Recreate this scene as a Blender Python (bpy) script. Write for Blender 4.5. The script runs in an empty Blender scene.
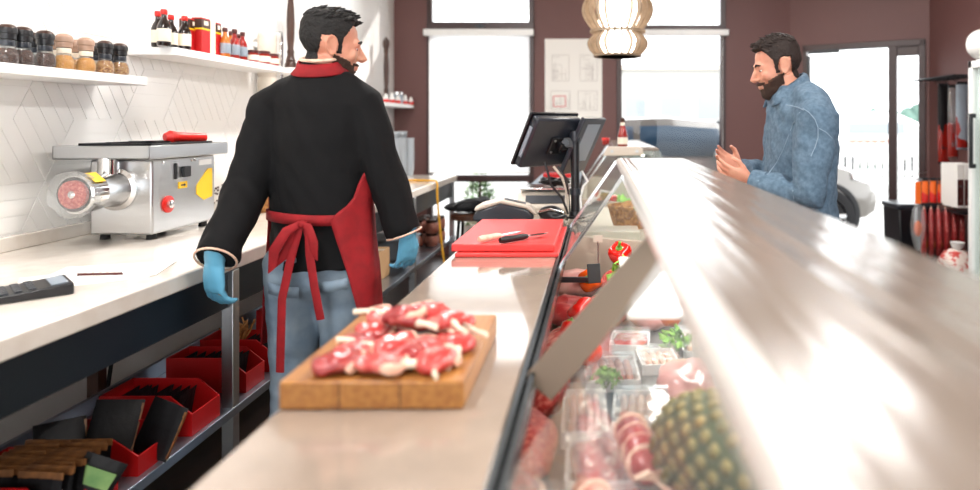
import bpy, bmesh, math, random
from mathutils import Vector, Matrix, Euler, noise
random.seed(7)
S = bpy.context.scene
COL = S.collection
PI = math.pi
F, VX, VY, CZ = 650.0, 598.0, 124.0, 1.35          # focal length and vanishing point in photo pixels, eye height

def at(px, py, Y):                                  # a photo pixel and a distance -> a point of the room
    return Vector(((px - VX) * Y / F, Y, CZ - (py - VY) * Y / F))

def onz(px, py, z):                                 # a photo pixel lying on the horizontal plane z
    Y = F * (CZ - z) / (py - VY)
    return Vector(((px - VX) * Y / F, Y, z))

# ------------------------------------------------------------------ materials
def lin(h):
    h = h.lstrip('#'); o = []
    for i in (0, 2, 4):
        c = int(h[i:i+2], 16) / 255
        o.append(c / 12.92 if c <= .04045 else ((c + .055) / 1.055) ** 2.4)
    return (*o, 1)

def mat(name, col, rough=.5, metal=0., var=None, bump=None, coat=0., spec=None, stretch=None, sheen=0., sub=0., trans=0.):
    m = bpy.data.materials.new(name); m.use_nodes = True
    nt = m.node_tree; n = nt.nodes; l = nt.links
    b = n['Principled BSDF']
    b.inputs['Base Color'].default_value = lin(col)
    b.inputs['Roughness'].default_value = rough
    b.inputs['Metallic'].default_value = metal
    b.inputs['Coat Weight'].default_value = coat
    b.inputs['Coat Roughness'].default_value = .05
    if spec is not None: b.inputs['Specular IOR Level'].default_value = spec
    if sheen: b.inputs['Sheen Weight'].default_value = sheen
    if sub:
        b.inputs['Subsurface Weight'].default_value = sub; b.inputs['Subsurface Scale'].default_value = .01
    if trans: b.inputs['Transmission Weight'].default_value = trans
    if var or bump:
        tc = n.new('ShaderNodeTexCoord'); mp = n.new('ShaderNodeMapping')
        l.new(tc.outputs['Object'], mp.inputs['Vector'])
        if stretch: mp.inputs['Scale'].default_value = stretch
    if var:
        sc, c2, lo, hi = var
        t = n.new('ShaderNodeTexNoise'); t.inputs['Scale'].default_value = sc; t.inputs['Detail'].default_value = 4
        l.new(mp.outputs['Vector'], t.inputs['Vector'])
        r = n.new('ShaderNodeValToRGB')
        r.color_ramp.elements[0].position = lo; r.color_ramp.elements[1].position = hi
        r.color_ramp.elements[0].color = lin(col); r.color_ramp.elements[1].color = lin(c2)
        l.new(t.outputs['Fac'], r.inputs['Fac']); l.new(r.outputs['Color'], b.inputs['Base Color'])
    if bump:
        sc, st = bump[:2]
        t = n.new('ShaderNodeTexNoise'); t.inputs['Scale'].default_value = sc; t.inputs['Detail'].default_value = 3
        l.new(mp.outputs['Vector'], t.inputs['Vector'])
        bp = n.new('ShaderNodeBump'); bp.inputs['Strength'].default_value = st; bp.inputs['Distance'].default_value = .01
        l.new(t.outputs['Fac'], bp.inputs['Height']); l.new(bp.outputs['Normal'], b.inputs['Normal'])
    return m

def glass(name, tint='#ffffff', ior=1.45, rough=.02, haze=0., boost=0.):
    m = bpy.data.materials.new(name); m.use_nodes = True
    nt = m.node_tree; n = nt.nodes; l = nt.links; n.clear()
    o = n.new('ShaderNodeOutputMaterial'); t = n.new('ShaderNodeBsdfTransparent'); g = n.new('ShaderNodeBsdfGlossy')
    fr = n.new('ShaderNodeFresnel'); mx = n.new('ShaderNodeMixShader')
    t.inputs['Color'].default_value = lin(tint); g.inputs['Roughness'].default_value = rough; fr.inputs['IOR'].default_value = ior
    ge = n.new('ShaderNodeNewGeometry'); iv = n.new('ShaderNodeMath'); iv.operation = 'SUBTRACT'; iv.inputs[0].default_value = 1
    l.new(ge.outputs['Backfacing'], iv.inputs[1]); mu = n.new('ShaderNodeMath'); mu.operation = 'MULTIPLY'
    l.new(fr.outputs[0], mu.inputs[0]); l.new(iv.outputs[0], mu.inputs[1]); fac = mu.outputs[0]
    if boost:
        a = n.new('ShaderNodeMath'); a.operation = 'ADD'; a.use_clamp = True; a.inputs[1].default_value = boost
        l.new(fac, a.inputs[0]); fac = a.outputs[0]
    l.new(fac, mx.inputs[0]); l.new(t.outputs[0], mx.inputs[1]); l.new(g.outputs[0], mx.inputs[2])
    last = mx.outputs[0]
    if haze:
        d = n.new('ShaderNodeBsdfDiffuse'); d.inputs['Color'].default_value = (.8, .8, .8, 1)
        m2 = n.new('ShaderNodeMixShader'); m2.inputs[0].default_value = haze
        l.new(last, m2.inputs[1]); l.new(d.outputs[0], m2.inputs[2]); last = m2.outputs[0]
    l.new(last, o.inputs[0])
    return m

def emit(name, col, s):
    m = bpy.data.materials.new(name); m.use_nodes = True
    b = m.node_tree.nodes['Principled BSDF']
    b.inputs['Base Color'].default_value = lin(col)
    b.inputs['Emission Color'].default_value = lin(col); b.inputs['Emission Strength'].default_value = s
    return m

# ------------------------------------------------------------------ mesh builder
class MB:
    def __init__(self, T=None):
        self.bm = bmesh.new(); self.T = T or Matrix()
    def add(self, vs, fs):
        b = [self.bm.verts.new(self.T @ Vector(v)) for v in vs]
        for f in fs:
            try: self.bm.faces.new([b[i] for i in f])
            except ValueError: pass
        return self
    def box(self, c, s, rot=None):
        R = Euler(rot).to_matrix() if rot else Matrix.Identity(3)
        c = Vector(c); vs = [c + R @ Vector((x * s[0] / 2, y * s[1] / 2, z * s[2] / 2)) for x in (-1, 1) for y in (-1, 1) for z in (-1, 1)]
        return self.add(vs, [(0, 1, 3, 2), (4, 6, 7, 5), (0, 4, 5, 1), (2, 3, 7, 6), (0, 2, 6, 4), (1, 5, 7, 3)])
    def bb(self, x0, x1, y0, y1, z0, z1):
        return self.box(((x0+x1)/2, (y0+y1)/2, (z0+z1)/2), (abs(x1-x0), abs(y1-y0), abs(z1-z0)))
    def loft(self, pts, radii, n=12, up=None, caps=True):
        """elliptical tube along pts; radii: scalar or (side, depth) per point"""
        pts = [Vector(p) for p in pts]; k = len(pts); vs = []; fs = []
        prev = None
        for i, p in enumerate(pts):
            t = (pts[min(i+1, k-1)] - pts[max(i-1, 0)]).normalized()
            if up is not None:
                u = Vector(up); d = (u - t * u.dot(t)).normalized()
            elif prev is None:
                u = Vector((0, 1, 0)) if abs(t.y) < .9 else Vector((0, 0, 1)); d = (u - t * u.dot(t)).normalized()
            else: d = (prev - t * prev.dot(t)).normalized()
            prev = d; s = d.cross(t).normalized()
            r = radii[i] if isinstance(radii, (list, tuple)) and not isinstance(radii[0], (int, float)) else (radii[i] if isinstance(radii, list) else radii)
            a, b = (r, r) if isinstance(r, (int, float)) else r
            for j in range(n):
                w = 2 * PI * j / n
                vs.append(p + s * (a * math.cos(w)) + d * (b * math.sin(w)))
        for i in range(k-1):
            for j in range(n):
                fs.append((i*n+j, i*n+(j+1) % n, (i+1)*n+(j+1) % n, (i+1)*n+j))
        if caps: fs += [tuple(range(n-1, -1, -1)), tuple(range((k-1)*n, k*n))]
        return self.add(vs, fs)
    def tube(self, pts, r, n=8): return self.loft(pts, r, n)
    def cyl(self, p0, p1, r0, r1=None, n=20): return self.loft([p0, p1], [r0, r0 if r1 is None else r1], n)
    def lathe(self, prof, c=(0, 0, 0), n=24, R=None, lob=None):
        R = R or Matrix.Identity(3); c = Vector(c); vs = []; fs = []
        for (r, z) in prof:
            for j in range(n):
                w = 2*PI*j/n; q = r * (lob(w, z) if lob else 1)
                vs.append(c + R @ Vector((q*math.cos(w), q*math.sin(w), z)))
        k = len(prof)
        for i in range(k-1):
            for j in range(n): fs.append((i*n+j, i*n+(j+1) % n, (i+1)*n+(j+1) % n, (i+1)*n+j))
        fs += [tuple(range(n-1, -1, -1)), tuple(range((k-1)*n, k*n))]
        return self.add(vs, fs)
    def ell(self, c, r, rot=None, n=18, m=10):
        if isinstance(r, (int, float)): r = (r, r, r)
        R = Euler(rot).to_matrix() if rot else Matrix.Identity(3)
        c = Vector(c); vs = []; fs = []
        for i in range(m+1):
            a = PI * i / m; a = min(max(a, .02), PI - .02)
            for j in range(n):
                w = 2*PI*j/n
                vs.append(c + R @ Vector((r[0]*math.sin(a)*math.cos(w), r[1]*math.sin(a)*math.sin(w), -r[2]*math.cos(a))))
        for i in range(m):
            for j in range(n): fs.append((i*n+j, i*n+(j+1) % n, (i+1)*n+(j+1) % n, (i+1)*n+j))
        fs += [tuple(range(n-1, -1, -1)), tuple(range(m*n, (m+1)*n))]
        return self.add(vs, fs)
    def prism(self, poly, axis, a, b):
        """poly: 2-D points; axis 'X': (y,z)  'Y': (x,z)  'Z': (x,y); extruded from a to b"""
        f = {'X': lambda p, t: (t, p[0], p[1]), 'Y': lambda p, t: (p[0], t, p[1]), 'Z': lambda p, t: (p[0], p[1], t)}[axis]
        n = len(poly); vs = [f(p, a) for p in poly] + [f(p, b) for p in poly]
        fs = [tuple(range(n-1, -1, -1)), tuple(range(n, 2*n))] + [(i, (i+1) % n, n+(i+1) % n, n+i) for i in range(n)]
        return self.add(vs, fs)
    def sheet(self, rows):
        n = len(rows[0]); vs = [p for r in rows for p in r]
        return self.add(vs, [(i*n+j, i*n+j+1, (i+1)*n+j+1, (i+1)*n+j) for i in range(len(rows)-1) for j in range(n-1)])
    def lumps(self, amp, sc, seed=0):
        self.bm.normal_update()
        for v in self.bm.verts:
            v.co += v.normal * amp * noise.noise(v.co * sc + Vector((seed, seed*1.7, 0)))
        return self
    def build(self, name, m, parent=None, bevel=0, smooth=True, world=False, ang=40, solid=0):
        bmesh.ops.recalc_face_normals(self.bm, faces=self.bm.faces[:])
        me = bpy.data.meshes.new(name)
        if world and parent is not None:
            off = Vector((0, 0, 0)); p = parent
            while p is not None: off += p.location; p = p.parent
            bmesh.ops.translate(self.bm, verts=self.bm.verts[:], vec=-off)
        self.bm.to_mesh(me); self.bm.free()
        return finish(name, me, m, parent, bevel, smooth, ang, solid)
    def remesh(self, voxel, smooth=4, fold=None):
        """one continuous skin over everything in the builder"""
        me = bpy.data.meshes.new('tmp'); bmesh.ops.recalc_face_normals(self.bm, faces=self.bm.faces[:])
        self.bm.to_mesh(me); self.bm.free()
        ob = bpy.data.objects.new('tmp', me); COL.objects.link(ob)
        r = ob.modifiers.new('r', 'REMESH'); r.mode = 'VOXEL'; r.voxel_size = voxel
        if smooth:
            s = ob.modifiers.new('s', 'SMOOTH'); s.factor = .5; s.iterations = smooth
        dg = bpy.context.evaluated_depsgraph_get()
        m2 = bpy.data.meshes.new_from_object(ob.evaluated_get(dg))
        bpy.data.objects.remove(ob); bpy.data.meshes.remove(me)
        self.bm = bmesh.new(); self.bm.from_mesh(m2); bpy.data.meshes.remove(m2)
        if fold:
            self.bm.normal_update()
            for v in self.bm.verts: v.co += v.normal * fold(v.co)
        return self

def finish(name, me, m, parent=None, bevel=0, smooth=True, ang=40, solid=0):
    if m: me.materials.append(m)
    if smooth:
        for p in me.polygons: p.use_smooth = True
        me.set_sharp_from_angle(angle=math.radians(ang))
    o = bpy.data.objects.new(name, me); COL.objects.link(o)
    if parent is not None: o.parent = parent
    if solid:
        s = o.modifiers.new('solid', 'SOLIDIFY'); s.thickness = solid; s.offset = 0
    if bevel:
        b = o.modifiers.new('bevel', 'BEVEL'); b.width = bevel; b.segments = 2; b.limit_method = 'ANGLE'; b.angle_limit = .6
    return o

def tag(o, label, cat, group=None, kind=None):
    o['label'] = label; o['category'] = cat
    if group: o['group'] = group
    if kind: o['kind'] = kind
    return o
def thing(name, label, cat, loc=(0, 0, 0), rot=0, group=None):
    o = bpy.data.objects.new(name, None); o.empty_display_size = .05; COL.objects.link(o)
    o.location = loc; o.rotation_euler = rot if isinstance(rot, tuple) else (0, 0, rot)
    return tag(o, label, cat, group)
def struct(o):
    o['kind'] = 'structure'; return o
def kids(o): return [c for c in bpy.data.objects if c.parent is o]
def dup(o, loc=None, rot=None, label=None, group=None, scale=None, parent=None):
    c = o.copy(); COL.objects.link(c)
    if parent is not None: c.parent = parent
    for ch in list(o.children): dup(ch, parent=c)
    if loc is not None: c.location = loc
    if rot is not None: c.rotation_euler = rot if isinstance(rot, tuple) else (0, 0, rot)
    if scale is not None: c.scale = (scale,)*3 if isinstance(scale, (int, float)) else scale
    if label: c['label'] = label
    if group: c['group'] = group
    return c

# ------------------------------------------------------------------ palette
M = {}
def mk(k, *a, **kw): M[k] = mat(k, *a, **kw)
mk('brown_paint', '#6b4845', .55, bump=(60, .05))
mk('white_tile', '#f2f1ee', .18)
mk('white_wall', '#efeeec', .4)
mk('ceiling', '#d8c8b8', .8)
mk('floor', '#33241f', .35, var=(6, '#241a18', .3, .7))
mk('concrete', '#a5a4a2', .8, var=(3, '#979693', .3, .7))
mk('frame_brown', '#3d2827', .35)
mk('white_stone', '#e0d9d0', .1, var=(14, '#d8cfc4', .4, .7))
mk('dark_steel', '#39424a', .32, .85, bump=(200, .03), stretch=(1, .05, 1))
mk('steel', '#c6c8ca', .28, 1., bump=(260, .06), stretch=(1, .04, 1))
mk('steel_shelf', '#a9b3bf', .3, .9)
mk('bright_steel', '#d8d8d8', .14, 1.)
mk('chrome', '#e6e6e6', .06, 1.)
mk('counter_stone', '#96877a', .1, var=(9, '#8b7d71', .35, .7), coat=.5)
mk('beige_panel', '#b5a798', .45)
mk('white_plastic', '#f0f0ee', .3)
mk('white_shelf', '#f3f3f2', .4)
mk('black_plastic', '#15161a', .35)
mk('dark_plastic', '#2b3038', .3)
mk('grey_plastic', '#8c98a4', .4)
mk('beige_plastic', '#cdc2b4', .4)
mk('rubber', '#101010', .7)
mk('red_plastic', '#d8251f', .3)
mk('red_board', '#d93a38', .42)
mk('red_card', '#b40f12', .45)
mk('red_cloth', '#930512', .8, var=(30, '#80030d', .3, .7), bump=(300, .1))
mk('black_cloth', '#0b0b0d', .85, bump=(250, .12), spec=.25)
mk('white_cloth', '#e8e4e0', .8)
mk('denim', '#5f7488', .9, var=(7, '#90a0ad', .35, .72), bump=(400, .25))
mk('jacket_denim', '#4d6478', .9, var=(60, '#687f92', .35, .75), bump=(350, .25))
mk('denim_seam', '#8498a9', .9)
mk('skin', '#d79c82', .5, sub=.15, var=(20, '#c98770', .35, .7))
mk('hair_dark', '#0e0b0a', .75, bump=(120, .6), stretch=(1, .3, 1))
mk('hair_brown', '#23150f', .7, bump=(120, .6), stretch=(1, .3, 1))
mk('beard', '#3c261b', .8, bump=(260, .7))
mk('glove', '#62a8c9', .42, bump=(60, .15))
mk('eye_white', '#eeeeee', .2)
mk('wood_board', '#a8743a', .4, var=(10, '#875426', .3, .7), stretch=(8, .6, 8))
mk('wood_dark', '#4a2c1e', .35, var=(12, '#321c12', .3, .7), stretch=(4, 4, .5))
mk('wood_slat', '#8f7a64', .5, var=(20, '#75604b', .3, .7))
mk('meat', '#b53a38', .25, var=(34, '#e09088', .45, .75), bump=(50, .3), coat=.3)
mk('meat_dark', '#93282a', .3, var=(25, '#c86a62', .5, .8), bump=(40, .3), coat=.3)
mk('mince', '#b02a22', .4, var=(90, '#e08070', .45, .7), bump=(140, .9))
mk('ham', '#d99a94', .3, var=(9, '#efc7c0', .4, .7), coat=.2)
mk('sausage', '#c98a78', .3, var=(30, '#a45646', .4, .7), coat=.3)
mk('fat', '#e6c7b0', .35, var=(40, '#d9a590', .45, .7))
mk('bone', '#ecdcc6', .4)
mk('pepper_red', '#d4170f', .15, coat=.5)
mk('pepper_orange', '#f05a12', .2, coat=.4)
mk('tomato', '#f0430f', .15, coat=.4)
mk('stem_green', '#5c8a2c', .5)
mk('parsley', '#5f9a2c', .6, var=(40, '#8fbf4a', .35, .7))
mk('pine_skin', '#2c3416', .7, var=(30, '#3c4320', .35, .7))
mk('pine_eye', '#75622f', .7, var=(70, '#4d4a20', .35, .7))
mk('leaf_green', '#4d7a3a', .45, var=(10, '#8aa860', .4, .7))
mk('wicker', '#b98246', .6, var=(60, '#8b5a2b', .4, .6), bump=(90, .8))
mk('cardboard', '#a9845c', .8)
mk('paper', '#f6f4ef', .7)
mk('print_grey', '#c2bdb8', .7)
mk('print_red', '#d8202a', .6)
mk('yellow', '#f2c21a', .4)
mk('yellow_cable', '#e0a528', .4)
mk('orange', '#ee6a1a', .45)
mk('sachet_brown', '#8a5a30', .5, var=(30, '#5f3a1e', .35, .7))
mk('sachet_black', '#121113', .5, bump=(40, .3), spec=.25)
mk('bracket_grey', '#75675a', .5)
mk('tub_grey', '#b9c0c6', .4)
mk('spice_dark', '#2c1712', .6, var=(180, '#6a3a20', .4, .7), bump=(200, .6))
mk('spice_orange', '#d98a2c', .6, var=(180, '#f0b862', .4, .7), bump=(200, .6))
mk('spice_mixed', '#8a4a22', .6, var=(150, '#e0b070', .4, .62), bump=(200, .6))
mk('cap_tan', '#a98a76', .35)
mk('sauce_dark', '#1a0f0d', .12, coat=.5)
mk('sauce_red', '#8f1a12', .15, coat=.5)
mk('sauce_orange', '#b8651c', .15, coat=.5)
mk('label_cream', '#efe3cf', .5)
mk('lid_dark', '#4a1a18', .35)
mk('dark_cloth', '#0e1014', .9, bump=(60, .4))
mk('car_paint', '#7c7873', .25, .4, coat=.8)
mk('car_glass', '#20374b', .35, 0., spec=.12)
mk('tyre', '#17171a', .8)
mk('tail_light', '#d83a1e', .2)
mk('far_wall', '#b4b2ae', .9)
mk('far_window', '#949ca2', .4)
mk('hedge', '#3f5c54', .9, var=(3, '#6f8a7e', .35, .7))
mk('white_paint', '#f4f4f2', .5)
mk('net', '#e6d6cc', .5, var=(25, '#c8403a', .5, .6), bump=(60, .5))
M['pane'] = glass('pane')
M['case_glass'] = glass('case_glass', '#f6faf9', 1.45, .03, .03)
M['case_pane'] = glass('case_pane', '#f8fafa', 1.45, .05, .04)
M['jar_glass'] = glass('jar_glass', '#e9ecec', 1.45, .05, .04)
M['film'] = glass('film', '#f2f4f4', 1.5, .12, .12, .06)
M['lamp_glow'] = emit('lamp_glow', '#fff3e0', 9)
M['case_glow'] = emit('case_glow', '#fff1e0', 4)
mk('deck_steel', '#8f8e8b', .35, .3)
M['tube_glow'] = emit('tube_glow', '#fff4e6', 12)
# streaky satin top of the display cases: fine ripples running along the case
def streaks(name, col, rough):
    m = mat(name, col, rough); nt = m.node_tree; n = nt.nodes; l = nt.links; b = n['Principled BSDF']
    tc = n.new('ShaderNodeTexCoord'); mp = n.new('ShaderNodeMapping'); mp.inputs['Scale'].default_value = (38, .35, 1)
    t = n.new('ShaderNodeTexNoise'); t.inputs['Scale'].default_value = 1; t.inputs['Detail'].default_value = 2
    bp = n.new('ShaderNodeBump'); bp.inputs['Strength'].default_value = .7; bp.inputs['Distance'].default_value = .009
    l.new(tc.outputs['Object'], mp.inputs['Vector']); l.new(mp.outputs['Vector'], t.inputs['Vector'])
    l.new(t.outputs['Fac'], bp.inputs['Height']); l.new(bp.outputs['Normal'], b.inputs['Normal'])
    return m
M['case_top'] = streaks('case_top', '#82766c', .2)
# translucent blind
def blind_mat():
    m = bpy.data.materials.new('blind_fabric'); m.use_nodes = True; n = m.node_tree.nodes; l = m.node_tree.links; n.clear()
    o = n.new('ShaderNodeOutputMaterial'); a = n.new('ShaderNodeBsdfTranslucent'); d = n.new('ShaderNodeBsdfDiffuse'); x = n.new('ShaderNodeMixShader')
    a.inputs[0].default_value = (.95, .95, .95, 1); d.inputs[0].default_value = (.9, .9, .9, 1); x.inputs[0].default_value = .3
    l.new(a.outputs[0], x.inputs[1]); l.new(d.outputs[0], x.inputs[2]); l.new(x.outputs[0], o.inputs[0]); return m
M['blind'] = blind_mat()
# ================================================================== the setting
XW, YB, ZC = -2.1, 6.7, 3.1
YN = -3.2                                             # the room is open behind the photographer
struct(MB().bb(XW-.2, 5.2, YN, YB+.2, -.1, 0).build('floor', M['floor']))
struct(MB().bb(XW-.2, 5.2, YN, YB+.2, ZC, ZC+.1).build('ceiling', M['ceiling']))
# tiled wall: rhombic blocks of four parallel planks each, three directions
w = MB().bb(XW-.15, XW-.004, YN, YB, 0, ZC)
sd, npl = .27, 4
e = [Vector((math.cos(a), math.sin(a))) for a in (0, PI/3, 2*PI/3)]
def plank(o, u, v, k):
    g = .0022; a = o + v*(sd*k/npl); q = []
    for (s, t) in ((0, 0), (1, 0), (1, 1), (0, 1)):
        q.append(a + u*(g + s*(sd-2*g)) + v*(g + t*(sd/npl-2*g)))
    if min(p.x for p in q) < YN or max(p.x for p in q) > YB-.01 or min(p.y for p in q) < .3 or max(p.y for p in q) > ZC: return
    n = 4; vs = [(XW-.0045, p.x, p.y) for p in q] + [(XW-.0015, p.x, p.y) for p in q]
    w.add(vs, [(4, 5, 6, 7)] + [(i, (i+1) % 4, 4+(i+1) % 4, 4+i) for i in range(4)])
A, B = e[0]*sd*1.5 + Vector((0, sd*math.sin(PI/3))), Vector((0, 2*sd*math.sin(PI/3)))
for i in range(-2, 30):
    for j in range(-24, 14):
        c = Vector((YN, .2)) + A*i + B*j
        if not (YN-.5 < c.x < YB+.5 and -.3 < c.y < ZC+.3): continue
        for k in range(npl):
            plank(c, e[0], e[1], k)                    # right-hand rhombus
            plank(c, e[2], e[1], k)                    # upper rhombus
            plank(c, e[2], -e[0], k)                   # left-hand rhombus
            # remaining half of the star is filled by neighbours
struct(w.build('wall_left', M['white_tile'], smooth=False))

# back wall with two window bays
w1 = (-1.763, -.66); w2 = (.19, 1.315); XA = 1.98
t0, t1 = YB, YB+.16
b = MB()
b.bb(XW-.15, w1[0], t0, t1, 0, ZC).bb(w1[1], w2[0], t0, t1, 0, ZC).bb(w2[1], XA+.05, t0, t1, 0, ZC)
b.bb(w1[0], w1[1], t0, t1, 2.95, ZC).bb(w2[0], w2[1], t0, t1, 2.95, ZC)
b.bb(w1[0], w1[1], t0, t1, 0, .1).bb(w2[0], w2[1], t0, t1, 0, .55)
struct(b.build('wall_back', M['brown_paint'], smooth=False))
def window(name, x0, x1, zb, rails, handle):
    f = MB(); y0, y1 = YB-.015, YB+.06; fw = .055
    f.bb(x0, x0+fw, y0, y1, zb, 2.95).bb(x1-fw, x1, y0, y1, zb, 2.95).bb(x0, x1, y0, y1, 2.9, 2.95).bb(x0, x1, y0, y1, zb, zb+.05)
    for (za, zt) in rails: f.bb(x0, x1, y0-.01, y1, za, zt)
    fr = f.build(name, M['frame_brown'], bevel=.004); struct(fr)
    g = MB().bb(x0+fw, x1-fw, YB+.03, YB+.036, zb+.05, 2.9).build('glass_pane', M['pane'], fr)
    if handle:
        h = MB().bb(-1.26, -1.16, YB-.05, YB-.02, 2.345, 2.365).bb(-1.225, -1.195, YB-.04, YB-.02, 2.33, 2.38)
        h.build('window_handle', M['dark_plastic'], fr, bevel=.003)
window('window_1', w1[0], w1[1], .1, [(2.29, 2.40), (.755, .825)], True)
window('window_2', w2[0], w2[1], .55, [(2.30, 2.37), (.78, .86)], False)

# entrance wall at an angle with a doorway and a side light
PA, PB = Vector((XA, YB)), Vector((3.1, 6.08))
u = (PB-PA).normalized(); nrm = Vector((u.y, -u.x)); 
if nrm.y > 0: nrm = -nrm
Lw = (PB-PA).length
def wallbox(mb, s0, s1, z0, z1, d0=0., d1=-.16):      # s along the wall, d towards the room
    vs = []
    for z in (z0, z1):
        for (s, d) in ((s0, d0), (s1, d0), (s1, d1), (s0, d1)):
            p = PA + u*s + nrm*d; vs.append((p.x, p.y, z))
    mb.add(vs, [(3, 2, 1, 0), (4, 5, 6, 7), (0, 1, 5, 4), (1, 2, 6, 5), (2, 3, 7, 6), (3, 0, 4, 7)]); return mb
sA, sB = .101*Lw, .975*Lw
wl = MB(); wallbox(wl, -.02, sA, 0, ZC); wallbox(wl, sB, Lw+.03, 0, ZC); wallbox(wl, sA, sB, 2.14, ZC)
struct(wl.build('wall_entrance', M['brown_paint'], smooth=False))
d = MB(); fw = .05
wallbox(d, sA, sA+.04, 0, 2.14, .02, -.1); wallbox(d, sB-.06, sB, 0, 2.14, .02, -.1); wallbox(d, sA, sB, 2.09, 2.15, .02, -.1)
wallbox(d, .725*Lw, .785*Lw, 0, 2.09, .02, -.1); wallbox(d, .785*Lw, sB-.06, 0, .12, .0, -.06); wallbox(d, .785*Lw, sB-.06, 2.0, 2.09, .0, -.06)
dr = struct(d.build('door_1', M['frame_brown'], bevel=.003))
g = MB(); wallbox(g, .785*Lw, sB-.06, .12, 2.0, -.03, -.036); g.build('glass_pane', M['pane'], dr)
h = MB(); wallbox(h, sA+.042, sA+.075, 1.72, 2.04, .03, -.02); wallbox(h, sA+.05, sA+.07, .9, 1.0, .03, -.02); h.build('hinge', M['dark_plastic'], dr, bevel=.002)
h = MB(); wallbox(h, sA+.06, sA+.36, 2.055, 2.085, .05, .02); wallbox(h, sA+.1, sA+.62, 2.085, 2.095, .04, .02); h.build('door_closer', M['dark_plastic'], dr, bevel=.002)
# wall on the customers' side
struct(MB().bb(3.1, 3.25, YN, 6.1, 0, ZC).build('wall_right', M['brown_paint'], smooth=False))

# roller blinds
rb = thing('roller_blind', 'white roller blind pulled right down over the left-hand window', 'blind', (-1.21, 6.64, 2.3))
MB().bb(-1.775, -.655, 6.595, 6.665, 2.25, 2.315).build('blind_cassette', M['white_plastic'], rb, .006, world=True)
k = MB(); n = 40; rows = []
for z in (2.25, 1.9, 1.3, .86): rows.append([Vector((-1.73+1.03*i/n, 6.655+.0025*math.sin(i*1.1)*(1 if i in (14, 15, 16, 27, 28) else .1), z)) for i in range(n+1)])
k.sheet(rows).build('blind_fabric', M['blind'], rb, world=True)
MB().bb(-1.73, -.70, 6.65, 6.662, .845, .862).build('bottom_bar', M['white_plastic'], rb, world=True)
MB().cyl((-1.70, 6.63, 2.26), (-1.70, 6.63, 1.2), .002, n=6).build('pull_cord', M['white_plastic'], rb, world=True)
rb = thing('roller_blind', 'white roller blind rolled up in its cassette above the parked car', 'blind', (.75, 6.64, 2.3))
MB().bb(.175, 1.33, 6.595, 6.665, 2.25, 2.31).build('blind_cassette', M['white_plastic'], rb, .006, world=True)
MB().cyl((1.27, 6.63, 2.26), (1.27, 6.63, 1.1), .002, n=6).build('pull_cord', M['white_plastic'], rb, world=True)

# framed plans on the pier between the windows
ps = thing('wall_poster', 'white poster of four small plans with a red square, on the brown pier', 'poster', (-.25, 6.69, 1.8))
x0, x1 = -.546, .042; z0, z1 = 1.391, 2.226
MB().bb(x0, x1, 6.685, 6.699, z0, z1).build('poster_sheet', M['paper'], ps, world=True)
k = MB()
def rect(mb, a, b, c, d_, t, y=6.684):
    mb.bb(a, b, y-.001, y+.001, c, c+t).bb(a, b, y-.001, y+.001, d_-t, d_).bb(a, a+t, y-.001, y+.001, c, d_).bb(b-t, b, y-.001, y+.001, c, d_)
for (a, c, ww, hh) in ((.07, .40, .18, .27), (.36, .40, .18, .27), (.06, .11, .2, .19), (.34, .10, .2, .2)):
    rect(k, x0+a, x0+a+ww, z0+c, z0+c+hh, .004)
    for i in range(7):
        yy = z0+c+random.uniform(.02, hh-.02); aa = x0+a+random.uniform(0, ww*.5)
        k.bb(aa, aa+random.uniform(.03, ww*.5), 6.683, 6.685, yy, yy+.003)
        xx = x0+a+random.uniform(.01, ww-.01); k.bb(xx, xx+.003, 6.683, 6.685, z0+c+.01, z0+c+hh*random.uniform(.4, .95))
k.build('plan_drawings', M['print_grey'], ps, world=True, smooth=False)
k = MB(); rect(k, x0+.085, x0+.215, z0+.135, z0+.25, .007, 6.682); k.build('red_square', M['print_red'], ps, world=True, smooth=False)

# pendant lamp of bent wooden slats over the far display case
pl = thing('pendant_lamp', 'two-tier pendant lamp of bent wooden slats with a glowing core', 'lamp', (.13, 4.3, 2.2))
def arcprof(r0, r1, zt, zb, n=9): return [(r0 + (r1-r0)*math.sin(PI*i/(n-1)), zt + (zb-zt)*i/(n-1)) for i in range(n)]
cx, cy = .13, 4.3
def slats(rin, rout, zt, zb, cnt, nm):
    for s in range(cnt):
        a = 2*PI*(s+.5)/cnt; ca, sa = math.cos(a), math.sin(a); k = MB(); vs = []; fs = []
        pr = arcprof(rin, rout, zt, zb); th = .008
        for (r, z) in pr:
            for (dr, dt) in ((-.006, -th/2), (.03, -th/2), (.03, th/2), (-.006, th/2)):
                q = r - .017 + dr; vs.append((cx + ca*q - sa*dt, cy + sa*q + ca*dt, z))
        for i in range(len(pr)-1):
            for j in range(4): fs.append((i*4+j, i*4+(j+1) % 4, (i+1)*4+(j+1) % 4, (i+1)*4+j))
        fs += [(3, 2, 1, 0), tuple(range(len(vs)-4, len(vs)))]
        k.add(vs, fs).build('slat', M['wood_slat'], pl, world=True)
slats(.15, .225, 2.24, 1.965, 24, 0); slats(.135, .19, 1.955, 1.80, 20, 1)
def ring(r, z, t=.012, wd=.03):
    return MB().lathe([(r-wd/2, z-t/2), (r+wd/2, z-t/2), (r+wd/2, z+t/2), (r-wd/2, z+t/2), (r-wd/2, z-t/2)], (cx, cy, 0), 32)
ring(.165, 2.24).build('ring', M['wood_slat'], pl, world=True); ring(.17, 1.96).build('ring', M['wood_slat'], pl, world=True); ring(.145, 1.80).build('ring', M['wood_slat'], pl, world=True)
MB().lathe([(.02, 2.27), (.1, 2.24), (.13, 2.1), (.12, 1.9), (.1, 1.82), (.02, 1.80)], (cx, cy, 0), 24).build('glowing_core', M['lamp_glow'], pl, world=True)
MB().cyl((cx, cy, 2.25), (cx, cy, ZC), .006, n=8).build('cord', M['black_plastic'], pl, world=True)
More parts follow.
